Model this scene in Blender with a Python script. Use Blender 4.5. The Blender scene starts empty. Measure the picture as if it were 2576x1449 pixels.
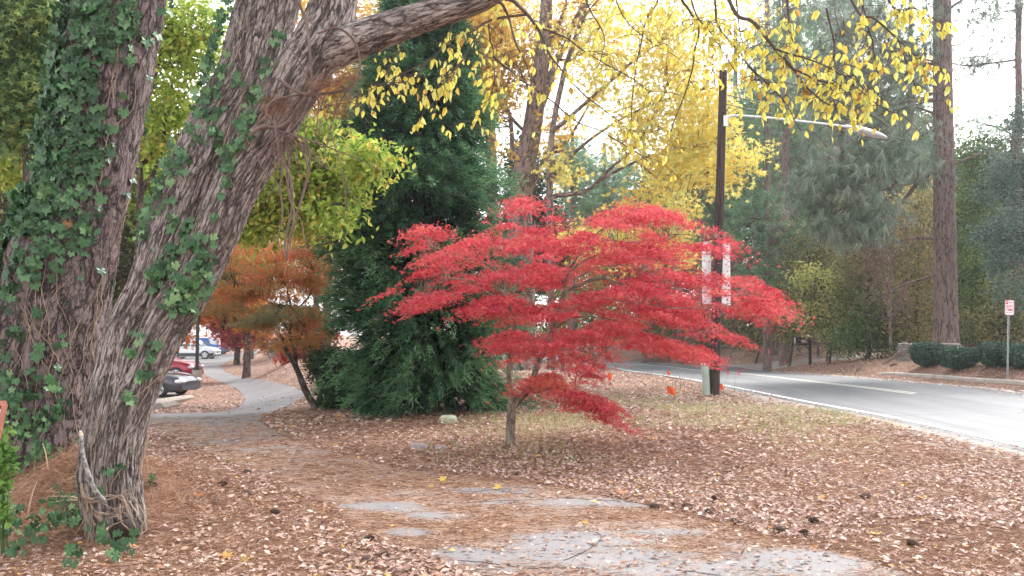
import bpy, math, random
import numpy as np
from mathutils import Vector, Matrix
from mathutils.bvhtree import BVHTree
from mathutils.geometry import delaunay_2d_cdt
rng = np.random.default_rng(7); random.seed(7)
SC = bpy.context.scene; COL = SC.collection
PI = math.pi
# ------------------------------------------------------------------ camera (pixels below are those of a 2576 x 1449 view)
FL = 2102.0; CAMZ = 1.6; PITCH = math.atan(100/FL)
cp, sp = math.cos(PITCH), math.sin(PITCH)
def ray(px, py):
    u = (px-1288)/FL; v = (724.5-py)/FL
    d = np.array([u, cp - v*sp, sp + v*cp]); return d/d[1]
def P(px, py, Y):
    return np.array([0, 0, CAMZ]) + ray(px, py)*Y
def PP(pts, Y=None):
    return np.array([P(p[0], p[1], (p[2] if len(p) > 2 else Y)) for p in pts])
cam = bpy.data.objects.new('camera', bpy.data.cameras.new('camera')); COL.objects.link(cam)
cam.location = (0, 0, CAMZ); cam.rotation_euler = (PI/2 + PITCH, 0, 0)
cam.data.angle = 2*math.atan(1288/FL); cam.data.clip_end = 2000; cam.data.clip_start = 0.05
SC.camera = cam
# ------------------------------------------------------------------ numeric noise
def _h(i, j, k, s):
    n = (i*374761393 + j*668265263 + k*2147483647 + s*1274126177) & 0xffffffff
    n = ((n ^ (n >> 13))*1274126177) & 0xffffffff
    return ((n ^ (n >> 16)) & 0xffff)/65535.0
def noise3(p, s=0):
    p = np.asarray(p, float); i = np.floor(p).astype(np.int64); f = p - i; f = f*f*(3-2*f)
    r = 0
    for a in (0, 1):
        for b in (0, 1):
            for c in (0, 1):
                w = (f[..., 0] if a else 1-f[..., 0])*(f[..., 1] if b else 1-f[..., 1])*(f[..., 2] if c else 1-f[..., 2])
                r = r + w*_h(i[..., 0]+a, i[..., 1]+b, i[..., 2]+c, s)
    return r
def fbm(p, o=4, s=0):
    r = 0; a = .5; q = np.asarray(p, float)
    for k in range(o): r = r + a*noise3(q, s+k); q = q*2.03+11.7; a *= .5
    return r
def noise2(x, y, sc, o=3, s=0):
    x = np.asarray(x, float); y = np.asarray(y, float)
    return fbm(np.stack([x*sc, y*sc, np.zeros_like(x)+.37], -1), o, s)
def sm(x, a, b):
    t = np.clip((np.asarray(x, float)-a)/(b-a), 0, 1); return t*t*(3-2*t)
# ------------------------------------------------------------------ terrain
MX, MY = -4.3, 8.3
XFAR_Y = [0, 400]; XFAR_X = [1e6, 1e6]; BANK = False
def G(x, y):
    x = np.asarray(x, float); y = np.asarray(y, float)
    Y = np.maximum(y, 1.0); s = -x/Y
    S = sm(s, .2, .36)
    z = -1.2*sm(y, 12, 34)*S - 0.9*sm(y, 22, 55)*(1-S)
    z = z + .75*np.exp(-((s-.25)/.045)**2)*sm(y, 26, 40)*(1-sm(y, 75, 110))
    z = z + .30*np.exp(-(((x-MX)/1.2)**2 + ((y-MY)/1.1)**2))
    z = z + .05*np.exp(-(((x+2.9)/.7)**2 + ((y-6.9)/.6)**2))
    if BANK:
        d = x - np.interp(y, XFAR_Y, XFAR_X)
        z = z + (.5+.55*sm(x, 8, 14))*(.45*sm(d, .4, 2.2)+.55*sm(d, 1.5, 6.5)) + 1.6*sm(d, 8, 45)
    return z
def Gp(px, py, far=160.):
    d = ray(px, py); t = np.linspace(3, far, 4000)
    zz = CAMZ + d[2]*t; g = G(d[0]*t, t)
    k = np.argmax(zz <= g)
    if not (zz <= g).any(): k = len(t)-1
    if k > 0:
        a, b = zz[k-1]-g[k-1], zz[k]-g[k]; f = a/(a-b+1e-12); tt = t[k-1]+(t[k]-t[k-1])*f
    else: tt = t[0]
    x, y = d[0]*tt, tt
    return np.array([x, y, float(G(x, y))])
road_far_px = [(2576, 990), (2540, 981), (2300, 960), (2100, 944), (1900, 928), (1811, 923), (1660, 913), (1518, 905), (1440, 901), (1375, 897)]
road_near_px = [(2576, 1137), (2400, 1095), (2200, 1050), (2000, 1012), (1870, 985), (1762, 963), (1640, 943), (1538, 926), (1450, 916), (1375, 909)]
rf = np.array([Gp(*p)[:2] for p in road_far_px]); rn = np.array([Gp(*p)[:2] for p in road_near_px])
def extend(a, first, n, step, turn):
    d = a[-1]-a[-2]; d /= np.linalg.norm(d); out = list(a)
    for k in range(n):
        c, s_ = math.cos(turn), math.sin(turn); d = np.array([c*d[0]-s_*d[1], s_*d[0]+c*d[1]]); out.append(out[-1]+d*step)
    return np.array(list(first)+out)
rf = extend(rf, [(16.0, -12), (15.2, 4), (14.2, 12)], 5, 12, .10)
rn = extend(rn, [(7.0, -12), (7.0, -2), (6.9, 6)], 5, 12, .10)
o_ = np.argsort(rf[:, 1]); XFAR_Y = rf[o_, 1]; XFAR_X = rf[o_, 0]; BANK = True
o_ = np.argsort(rn[:, 1]); NEAR_Y = rn[o_, 1]; NEAR_X = rn[o_, 0]
def inpoly(x, y, poly):
    c = np.zeros(np.shape(x), bool); n = len(poly); j = n-1
    for i in range(n):
        xi, yi = poly[i]; xj, yj = poly[j]
        if yi != yj:
            c ^= ((yi > y) != (yj > y)) & (x < (xj-xi)*(y-yi)/(yj-yi)+xi)
        j = i
    return c
# ------------------------------------------------------------------ meshes
def mesh(name, V, Fs, mats, tint=None, smooth=False, mi=None, bk=None):
    me = bpy.data.meshes.new(name); V = np.asarray(V, np.float32)
    me.vertices.add(len(V)); me.vertices.foreach_set('co', V.ravel())
    Fs = [np.asarray(f, np.int32) for f in Fs if len(f)]
    loops = np.concatenate([f.ravel() for f in Fs]); tot = np.concatenate([np.full(len(f), f.shape[1]) for f in Fs])
    me.loops.add(len(loops)); me.loops.foreach_set('vertex_index', loops)
    st = np.concatenate([[0], np.cumsum(tot)[:-1]]).astype(np.int32)
    me.polygons.add(len(tot)); me.polygons.foreach_set('loop_start', st)
    if mi is not None: me.polygons.foreach_set('material_index', np.asarray(mi, np.int32))
    me.update(calc_edges=True)
    me.polygons.foreach_set('use_smooth', np.full(len(tot), smooth))
    if tint is not None:
        a = me.attributes.new('tint', 'FLOAT', 'FACE'); a.data.foreach_set('value', np.asarray(tint, np.float32))
    if bk is not None:
        a = me.attributes.new('bk', 'FLOAT_VECTOR', 'POINT'); a.data.foreach_set('vector', np.asarray(bk, np.float32).ravel())
    for m in (mats if isinstance(mats, (list, tuple)) else [mats]): me.materials.append(m)
    return me
def link(name, me, parent=None, loc=None):
    o = bpy.data.objects.new(name, me); COL.objects.link(o)
    if loc is not None: o.location = loc
    if parent is not None: o.parent = parent
    return o
def tag(o, label=None, cat=None, group=None, kind=None):
    if label: o['label'] = label
    if cat: o['category'] = cat
    if group: o['group'] = group
    if kind: o['kind'] = kind
    return o
def thing(name, label, cat, loc=(0, 0, 0), rz=0, group=None):
    o = bpy.data.objects.new(name, None); COL.objects.link(o); o.location = [float(c) for c in loc]; o.rotation_euler[2] = rz
    o.empty_display_size = .1
    return tag(o, label, cat, group)
class MB:
    """collects pieces, then builds one mesh object"""
    def __init__(s): s.V = []; s.F = []; s.T = []; s.B = []; s.n = 0
    def add(s, V, F, tint=0.5, bk=None):
        V = np.asarray(V, float).reshape(-1, 3); F = np.asarray(F, int)
        s.V.append(V); s.F.append(F+s.n); s.n += len(V)
        s.T.append(np.broadcast_to(np.asarray(tint, float), (len(F),)).copy())
        s.B.append(np.asarray(bk, float) if bk is not None else V)
        return s
    def build(s, name, mat, parent=None, smooth=False, origin=None):
        V = np.concatenate(s.V); o = np.zeros(3) if origin is None else np.asarray(origin, float)
        me = mesh(name, V-o, s.F, mat, np.concatenate(s.T), smooth, None, np.concatenate(s.B))
        return link(name, me, parent)
    def box(s, c, d, tint=.5, R=None):
        v = np.array([[x, y, z] for x in (-.5, .5) for y in (-.5, .5) for z in (-.5, .5)])*np.array(d)
        if R is not None: v = v@np.asarray(R).T
        return s.add(v+np.array(c), [[0, 1, 3, 2], [4, 6, 7, 5], [0, 4, 5, 1], [2, 3, 7, 6], [0, 2, 6, 4], [1, 5, 7, 3]], tint)
    def tube(s, pts, rad, k=10, tint=.5, cap=True):
        V, F, B = tube(pts, rad, k); s.add(V, F, tint, B)
        if cap:
            n = len(pts)
            for r0, flip in ((0, True), ((n-1)*k, False)):
                f = [r0+i for i in range(k)]
                if flip: f = f[::-1]
                c = V[f].mean(0); VV = np.vstack([V[f], c])
                s.add(VV, [[i, (i+1) % k, k] for i in range(k)], tint)
        return s
def catmull(pts, n):
    pts = np.asarray(pts, float); p = np.vstack([2*pts[0]-pts[1], pts, 2*pts[-1]-pts[-2]]); out = []
    m = len(pts)-1
    for t in np.linspace(0, m, n):
        i = min(int(t), m-1); f = t-i; a, b, c, d = p[i:i+4]
        out.append(.5*((2*b)+(c-a)*f+(2*a-5*b+4*c-d)*f*f+(3*b-a-3*c+d)*f**3))
    return np.array(out)
def tube(pts, rad, k=10):
    pts = np.asarray(pts, float); n = len(pts); rad = np.broadcast_to(np.asarray(rad, float), (n,))
    T = np.gradient(pts, axis=0); T /= np.linalg.norm(T, axis=1)[:, None]+1e-9
    ref = np.array([0, 0, 1.]) if abs(T[0][2]) < .8 else np.array([1., 0, 0])
    N = np.zeros((n, 3)); v = np.cross(T[0], ref); v /= np.linalg.norm(v)
    for i in range(n):
        v = v - T[i]*np.dot(v, T[i]); v /= np.linalg.norm(v)+1e-9; N[i] = v
    Bn = np.cross(T, N); a = np.arange(k)*2*PI/k
    V = pts[:, None]+rad[:, None, None]*(N[:, None]*np.cos(a)[None, :, None]+Bn[:, None]*np.sin(a)[None, :, None])
    L = np.concatenate([[0], np.cumsum(np.linalg.norm(np.diff(pts, axis=0), axis=1))])
    r0 = max(rad.mean(), .02)
    bk = np.stack([np.broadcast_to(np.cos(a)*r0, (n, k)), np.broadcast_to(np.sin(a)*r0, (n, k)), np.broadcast_to(L[:, None], (n, k))], -1)
    i, j = np.meshgrid(np.arange(n-1), np.arange(k), indexing='ij'); j2 = (j+1) % k
    F = np.stack([i*k+j, i*k+j2, (i+1)*k+j2, (i+1)*k+j], -1).reshape(-1, 4)
    return V.reshape(-1, 3), F, bk.reshape(-1, 3)
def tubes(Pn, R, k=4):
    """many tubes at once: Pn (N,m,3), R (N,m)"""
    N, m, _ = Pn.shape; T = np.gradient(Pn, axis=1); T /= np.linalg.norm(T, axis=2)[..., None]+1e-9
    ref = np.where(np.abs(T[..., 2:3]) < .9, np.array([0, 0, 1.]), np.array([1., 0, 0]))
    A = np.cross(T, ref); A /= np.linalg.norm(A, axis=2)[..., None]+1e-9; B = np.cross(T, A)
    a = np.arange(k)*2*PI/k
    V = Pn[:, :, None]+R[:, :, None, None]*(A[:, :, None]*np.cos(a)[:, None]+B[:, :, None]*np.sin(a)[:, None])
    n_, i, j = np.meshgrid(np.arange(N), np.arange(m-1), np.arange(k), indexing='ij'); j2 = (j+1) % k; b = n_*m*k
    F = np.stack([b+i*k+j, b+i*k+j2, b+(i+1)*k+j2, b+(i+1)*k+j], -1).reshape(-1, 4)
    return V.reshape(-1, 3), F
# leaf templates: length 1 along +y, face up +z
def t_oval2(w=.5, fold=.12, droop=.15):
    v = np.array([[0, 0, 0], [-w*.45, .33, fold], [-w*.36, .7, fold*.6-droop*.5], [0, 1, -droop], [w*.36, .7, fold*.6-droop*.5], [w*.45, .33, fold]])
    return v, np.array([[0, 3, 2, 1], [0, 5, 4, 3]])
def t_star(lens=(.62, .9, 1, .9, .62), angs=(-105, -50, 0, 50, 105), valley=.3, w=.5, cup=-.08):
    v = [[0, .12, 0]]; tips = []; val = []
    aa = list(angs); vs = [aa[0]-35]+[(aa[i]+aa[i+1])/2 for i in range(len(aa)-1)]+[aa[-1]+35]
    for a in vs: val.append(len(v)); v.append([math.sin(math.radians(a))*valley, .12+math.cos(math.radians(a))*valley, 0.03])
    for a, l in zip(aa, lens): tips.append(len(v)); v.append([math.sin(math.radians(a))*l, .12+math.cos(math.radians(a))*l*.95, cup])
    return np.array(v), np.array([[0, val[i], tips[i], val[i+1]] for i in range(len(aa))])
def rotm(d, up, roll=None):
    """frames with y along d and z near up"""
    d = d/(np.linalg.norm(d, axis=1)[:, None]+1e-9); x = np.cross(d, up); x /= np.linalg.norm(x, axis=1)[:, None]+1e-9; z = np.cross(x, d)
    return np.stack([x, d, z], -1)
def leaves(mb, C, D, U, size, tmpl, tint):
    """add one template per centre: D direction, U up-facing side"""
    v, f = tmpl; N = len(C)
    if N == 0: return
    R = rotm(D, U)*np.asarray(size, float).reshape(-1, 1, 1)
    V = np.einsum('nij,kj->nki', R, v)+C[:, None]
    F = (f[None]+np.arange(N)[:, None, None]*len(v)).reshape(-1, f.shape[1])
    mb.add(V.reshape(-1, 3), F, np.repeat(np.broadcast_to(tint, (N,)), len(f)))
def strands(mb, C, D, L, w, tint, droop=0.):
    """thin 3-point needles"""
    N = len(C); D = D/(np.linalg.norm(D, axis=1)[:, None]+1e-9)
    s = np.cross(D, rng.normal(size=(N, 3))); s /= np.linalg.norm(s, axis=1)[:, None]+1e-9
    L = np.broadcast_to(L, (N,))[:, None]; w = np.broadcast_to(w, (N,))[:, None]
    E = C+D*L; E[:, 2] -= droop*L[:, 0]
    V = np.stack([C-s*w/2, C+s*w/2, E], 1)
    mb.add(V.reshape(-1, 3), np.arange(3*N).reshape(-1, 3), tint)
def rdir(n, zs=1.):
    d = rng.normal(size=(n, 3)); d[:, 2] *= zs; return d/(np.linalg.norm(d, axis=1)[:, None]+1e-9)
# ------------------------------------------------------------------ materials
def newmat(name):
    m = bpy.data.materials.new(name); m.use_nodes = True; nt = m.node_tree; nt.nodes.clear()
    out = nt.nodes.new('ShaderNodeOutputMaterial'); b = nt.nodes.new('ShaderNodeBsdfPrincipled')
    nt.links.new(b.outputs[0], out.inputs[0]); return m, nt, b, out
def N(nt, t, **k):
    n = nt.nodes.new(t)
    for a, v in k.items():
        if a.startswith('i_'): n.inputs[int(a[2:]) if a[2:].isdigit() else a[2:]].default_value = v
        else: setattr(n, a, v)
    return n
def ramp(nt, fac, cols, pos=None, interp='LINEAR'):
    r = nt.nodes.new('ShaderNodeValToRGB'); cr = r.color_ramp; cr.interpolation = interp
    pos = pos or list(np.linspace(0, 1, len(cols)))
    while len(cr.elements) > 1: cr.elements.remove(cr.elements[-1])
    cr.elements[0].position = pos[0]; cr.elements[0].color = (*cols[0], 1)
    for p, c in zip(pos[1:], cols[1:]): e = cr.elements.new(p); e.color = (*c, 1)
    nt.links.new(fac, r.inputs[0]); return r.outputs[0]
def noisetex(nt, vec, scale, detail=4, rough=.55, dist=0):
    n = N(nt, 'ShaderNodeTexNoise'); n.inputs['Scale'].default_value = scale; n.inputs['Detail'].default_value = detail
    n.inputs['Roughness'].default_value = rough; n.inputs['Distortion'].default_value = dist
    if vec is not None: nt.links.new(vec, n.inputs['Vector'])
    return n.outputs[0]
def mixc(nt, fac, a, b, mode='MIX'):
    m = N(nt, 'ShaderNodeMix', data_type='RGBA', blend_type=mode)
    for i, v in ((0, fac), (6, a), (7, b)):
        if isinstance(v, (int, float)): m.inputs[i].default_value = v
        elif isinstance(v, tuple): m.inputs[i].default_value = (*v, 1) if len(v) == 3 else v
        else: nt.links.new(v, m.inputs[i])
    return m.outputs[2]
def bump(nt, b, h, st=.5, d=.01):
    n = N(nt, 'ShaderNodeBump'); n.inputs['Strength'].default_value = st; n.inputs['Distance'].default_value = d
    nt.links.new(h, n.inputs['Height']); nt.links.new(n.outputs[0], b.inputs['Normal'])
def plain(name, c, rough=.6, metal=0, var=.12, sc=8, bmp=.0, coat=0):
    m, nt, b, o = newmat(name); tc = N(nt, 'ShaderNodeTexCoord')
    f = noisetex(nt, tc.outputs['Object'], sc, 5)
    lo = tuple(x*(1-var) for x in c); hi = tuple(min(1, x*(1+var)) for x in c)
    nt.links.new(ramp(nt, f, [lo, hi], [.3, .7]), b.inputs['Base Color'])
    b.inputs['Roughness'].default_value = rough; b.inputs['Metallic'].default_value = metal
    b.inputs['Coat Weight'].default_value = coat
    if bmp: bump(nt, b, f, bmp, .01)
    return m
def leafmat(name, cols, transl=.35, rough=.55, pos=None, spec=.25, sat=1.):
    m, nt, b, out = newmat(name); at = N(nt, 'ShaderNodeAttribute', attribute_name='tint')
    c = ramp(nt, at.outputs['Fac'], cols, pos)
    b.inputs['Roughness'].default_value = rough; b.inputs['Specular IOR Level'].default_value = spec
    nt.links.new(c, b.inputs['Base Color'])
    t = N(nt, 'ShaderNodeBsdfTranslucent'); nt.links.new(c, t.inputs[0])
    mx = N(nt, 'ShaderNodeMixShader'); mx.inputs[0].default_value = transl
    nt.links.new(b.outputs[0], mx.inputs[1]); nt.links.new(t.outputs[0], mx.inputs[2]); nt.links.new(mx.outputs[0], out.inputs[0])
    return m
def barkmat(name, cols, sxy=22, sz=5, dist=.015, strength=.8, crack=.05):
    """long flakes split by dark elongated furrows; bk = unrolled bark coordinates"""
    m, nt, b, o = newmat(name); at = N(nt, 'ShaderNodeAttribute', attribute_name='bk')
    def nz(kx, kz, det, rough, dis):
        mp = N(nt, 'ShaderNodeMapping'); mp.inputs['Scale'].default_value = (sxy*kx, sxy*kx, sz*kz); nt.links.new(at.outputs['Vector'], mp.inputs[0]); return noisetex(nt, mp.outputs[0], 1, det, rough, dis)
    def furrow(src, wd):
        sb = N(nt, 'ShaderNodeMath', operation='SUBTRACT'); sb.inputs[1].default_value = .5; ab = N(nt, 'ShaderNodeMath', operation='ABSOLUTE'); nt.links.new(src, sb.inputs[0]); nt.links.new(sb.outputs[0], ab.inputs[0])
        mr = N(nt, 'ShaderNodeMapRange'); mr.inputs[2].default_value = wd; nt.links.new(ab.outputs[0], mr.inputs[0]); return mr.outputs[0]
    f1 = furrow(nz(.55, .45, 5, .6, .25), crack); f2 = furrow(nz(1.3, 1.1, 4, .6, .2), crack*.8); n2 = nz(3, 2.2, 5, .65, .1)
    mn = N(nt, 'ShaderNodeMath', operation='MINIMUM'); nt.links.new(f1, mn.inputs[0])
    md = N(nt, 'ShaderNodeMath', operation='MULTIPLY_ADD'); md.inputs[1].default_value = .6; md.inputs[2].default_value = .4; nt.links.new(f2, md.inputs[0]); nt.links.new(md.outputs[0], mn.inputs[1])
    h = N(nt, 'ShaderNodeMath', operation='MULTIPLY'); nt.links.new(mn.outputs[0], h.inputs[0]); ad = N(nt, 'ShaderNodeMath', operation='ADD'); ad.inputs[1].default_value = .35; nt.links.new(n2, ad.inputs[0]); nt.links.new(ad.outputs[0], h.inputs[1])
    big = noisetex(nt, at.outputs['Vector'], 2.2, 3)
    c = ramp(nt, h.outputs[0], cols, [.12, .62, 1.0])
    c = mixc(nt, ramp(nt, big, [(0, 0, 0), (.3, .3, .3)], [.4, .7]), c, cols[1])
    nt.links.new(c, b.inputs['Base Color']); b.inputs['Roughness'].default_value = .9; b.inputs['Specular IOR Level'].default_value = .2
    bump(nt, b, h.outputs[0], strength, dist)
    return m
EXPOSURE = 1.78; GLARE_DENSITY = 0.0008
# ------------------------------------------------------------------ light, sky
SUN_EL, SUN_AZ = math.radians(48), math.radians(35)      # azimuth clockwise from +Y (ahead, to the right)
w = bpy.data.worlds.new('World'); SC.world = w; w.use_nodes = True; nt = w.node_tree; nt.nodes.clear()
sky = N(nt, 'ShaderNodeTexSky', sky_type='NISHITA', sun_disc=False); sky.sun_elevation = SUN_EL; sky.sun_rotation = SUN_AZ
sky.air_density = 1.2; sky.dust_density = 1.0; sky.ozone_density = 1.0
hs = N(nt, 'ShaderNodeHueSaturation'); hs.inputs['Saturation'].default_value = .10; hs.inputs['Value'].default_value = 1.0
bg = N(nt, 'ShaderNodeBackground'); bg.inputs[1].default_value = .15; ow = N(nt, 'ShaderNodeOutputWorld')
nt.links.new(sky.outputs[0], hs.inputs['Color']); nt.links.new(hs.outputs[0], bg.inputs[0]); nt.links.new(bg.outputs[0], ow.inputs[0])
sd = bpy.data.lights.new('sun', 'SUN'); sd.energy = 1.5; sd.angle = math.radians(16); sd.color = (1, .96, .91)
so = bpy.data.objects.new('sun', sd); COL.objects.link(so)
dv = Vector((math.sin(SUN_AZ)*math.cos(SUN_EL), math.cos(SUN_AZ)*math.cos(SUN_EL), math.sin(SUN_EL)))
so.rotation_euler = dv.to_track_quat('Z', 'Y').to_euler(); so.location = (0, 0, 30)
SC.view_settings.view_transform = 'Standard'; SC.view_settings.look = 'None'; SC.view_settings.gamma = 1
SC.view_settings.exposure = EXPOSURE
SC.cycles.max_bounces = 7; SC.cycles.transparent_max_bounces = 6; SC.cycles.transmission_bounces = 4; SC.cycles.diffuse_bounces = 4; SC.cycles.glossy_bounces = 2
SC.cycles.use_denoising = True; SC.cycles.use_adaptive_sampling = True; SC.cycles.adaptive_threshold = .03
# ------------------------------------------------------------------ ground
def gridmesh(xs, ys, dz=0.):
    X, Y = np.meshgrid(xs, ys, indexing='ij'); Z = G(X, Y)+dz
    V = np.stack([X, Y, Z], -1).reshape(-1, 3); n, m = X.shape
    i, j = np.meshgrid(np.arange(n-1), np.arange(m-1), indexing='ij')
    F = np.stack([i*m+j, (i+1)*m+j, (i+1)*m+j+1, i*m+j+1], -1).reshape(-1, 4)
    return V, F
near = np.arange(-22, 30, .2); xs = np.concatenate([-22-np.cumsum(np.geomspace(.3, 70, 26))[::-1], near, 30+np.cumsum(np.geomspace(.3, 70, 26))])
ys = np.concatenate([[-60, -20, -8], np.arange(-2, 60, .2), 60+np.cumsum(np.geomspace(.3, 60, 30))])
V, F = gridmesh(xs, ys)
V[:, 2] += (noise2(V[:, 0], V[:, 1], 1.3, 3)-.45)*.05*sm(V[:, 1], 3, 6)
far = sm(V[:, 1], 130, 180)*(V[:, 0] < -.15*V[:, 1]); V[:, 2] -= 1.0*far
# keep the soil just below road and paths
def path_px(l): return [tuple(Gp(*q)[:2]) for q in l]
left_px = [(1300, 1500), (1170, 1449), (1080, 1400), (900, 1345), (840, 1275), (660, 1200), (520, 1140), (400, 1085), (300, 1060), (300, 1042), (430, 1040), (560, 1036), (600, 1025), (618, 1000), (600, 980), (566, 965), (520, 945), (480, 925), (470, 912), (520, 897), (570, 890), (640, 882), (660, 880)]
right_px = [(668, 883), (625, 893), (578, 905), (552, 922), (570, 938), (640, 953), (735, 972), (770, 992), (740, 1015), (700, 1030), (660, 1048), (655, 1062), (690, 1085), (740, 1110), (880, 1150), (1000, 1180), (1150, 1195), (1400, 1225), (1620, 1270), (1900, 1340), (2150, 1400), (2300, 1449), (2500, 1520)]
walk = np.array(path_px(left_px+right_px)); walk = np.vstack([walk, [[3.8, 3.0], [-.2, 3.0]]])
lot = np.array([Gp(440, 1012)[:2]+np.array([.1, 0]), Gp(440, 960)[:2], Gp(505, 930)[:2], Gp(520, 880)[:2], Gp(700, 874)[:2], (-30, 150), (-90, 150), (-90, 24), (-22, 24)])
road = np.vstack([rn, rf[::-1]])
inr = (V[:, 0] > np.interp(V[:, 1], NEAR_Y, NEAR_X)-.1) & (V[:, 0] < np.interp(V[:, 1], XFAR_Y, XFAR_X)+.1) & (V[:, 1] < 110)
inw = inpoly(V[:, 0], V[:, 1], walk) | inpoly(V[:, 0], V[:, 1], lot)
base = G(V[:, 0], V[:, 1]); V[:, 2] = np.where(inr | inw, np.minimum(V[:, 2], base-.012), V[:, 2])
def ground_mat():
    m, nt, b, o = newmat('leaf_covered_soil'); g = N(nt, 'ShaderNodeNewGeometry'); p = g.outputs['Position']
    mp = N(nt, 'ShaderNodeMapping'); mp.inputs['Scale'].default_value = (1, 1, .3); nt.links.new(p, mp.inputs[0])
    big = noisetex(nt, mp.outputs[0], .55, 4, .6); mid = noisetex(nt, mp.outputs[0], 6, 5, .7, .4); fine = noisetex(nt, mp.outputs[0], 38, 4, .7, 1.0)
    v = N(nt, 'ShaderNodeTexVoronoi'); v.inputs['Scale'].default_value = 14; nt.links.new(mp.outputs[0], v.inputs['Vector'])
    sx = N(nt, 'ShaderNodeSeparateColor'); nt.links.new(v.outputs['Color'], sx.inputs[0])
    lf = ramp(nt, sx.outputs[0], [(.14, .08, .062), (.27, .165, .125), (.40, .27, .21), (.52, .395, .335), (.20, .12, .09)])
    nd = ramp(nt, fine, [(.12, .065, .05), (.30, .175, .13), (.46, .30, .24)], [.3, .52, .75])
    c = mixc(nt, ramp(nt, mid, [(0, 0, 0), (1, 1, 1)], [.42, .58]), nd, lf)
    dk = ramp(nt, big, [(.7, .7, .7), (1.08, 1.04, 1.02)], [.35, .65]); c = mixc(nt, 1., c, dk, 'MULTIPLY')
    nt.links.new(c, b.inputs['Base Color']); b.inputs['Roughness'].default_value = .9; b.inputs['Specular IOR Level'].default_value = .15
    bump(nt, b, fine, .8, .03); return m
M = {}
BARE = [(1440, 1395, 290, 66), (1250, 1410, 170, 40), (1620, 1425, 190, 48), (1990, 1420, 190, 44), (1800, 1440, 150, 30), (1680, 1345, 110, 16), (1030, 1345, 70, 12), (950, 1278, 120, 12), (1100, 1300, 90, 12), (1250, 1236, 130, 9), (1460, 1266, 150, 13), (1590, 1268, 60, 12), (1850, 1375, 60, 10)]
BW = []
for (x_, y_, rx_, ry_) in BARE:
    c_ = Gp(x_, y_); BW.append((c_[0], c_[1], rx_*c_[1]/FL, abs(Gp(x_, y_-ry_)[1]-Gp(x_, y_+ry_)[1])/2))
def cover(X, Y):
    """how thickly pine needles lie on the asphalt path (0 bare .. 1 covered)"""
    X = np.asarray(X, float); Y = np.asarray(Y, float); b = 0*X
    nz = fbm(np.stack([X*2.0, Y*6.5, 0*X], -1), 5, 9)-.47; n2_ = noise2(X, Y*1.8, .9, 3, 31)-.45
    for (cx_, cy_, rx_, ry_) in BW: b = np.maximum(b, 1.25-(((X-cx_)/rx_)**2+((Y-cy_)/ry_)**2)+nz*3.2)
    b = sm(b, -.15, 1.1); far_ = sm(Y, 12.5, 17)
    return np.clip((1-b)*(1-far_*.95)*(.70+nz*1.5+n2_*1.1-.22*sm(Y, 8, 12)), 0, 1)
M['ground'] = ground_mat()
V[:, 2] -= 0
tag(link('ground', mesh('ground', V, [F], M['ground'], smooth=True)), 'leaf and pine needle covered ground', None, None, 'structure')
def sheet(name, poly, sp, dz, mat, extra=None, attr=None):
    """flat-lying sheet on the terrain with exact outline"""
    poly = np.asarray(poly, float); pts = []
    for i in range(len(poly)):
        a, b = poly[i], poly[(i+1) % len(poly)]; n = max(1, int(np.linalg.norm(b-a)/(sp*1.5)))
        pts += [a+(b-a)*k/n for k in range(n)]
    pts = np.array(pts); nb = len(pts)
    gx, gy = np.meshgrid(np.arange(poly[:, 0].min(), poly[:, 0].max(), sp), np.arange(poly[:, 1].min(), poly[:, 1].max(), sp)); gx = gx.ravel(); gy = gy.ravel()
    if attr is not None:
        fx, fy = np.meshgrid(np.arange(-4, 4.5, .07), np.arange(4.2, 13, .07)); gx = np.concatenate([gx[gy > 13], fx.ravel()]); gy = np.concatenate([gy[gy > 13], fy.ravel()])
    k = inpoly(gx, gy, poly); allp = np.vstack([pts, np.stack([gx[k], gy[k]], -1)])
    vs, es, fs, _, _, _ = delaunay_2d_cdt([Vector(q) for q in allp], [(i, (i+1) % nb) for i in range(nb)], [], 1, 1e-4)
    v = np.array([[q[0], q[1]] for q in vs]); v = np.column_stack([v, G(v[:, 0], v[:, 1])+dz])
    me = mesh(name, v, [np.array([f for f in fs if len(f) == 3])], mat, smooth=True)
    if attr is not None: a_ = me.attributes.new('cover', 'FLOAT', 'POINT'); a_.data.foreach_set('value', attr(v[:, 0], v[:, 1]).astype(np.float32))
    return tag(link(name, me), extra, None, None, 'structure')
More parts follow.
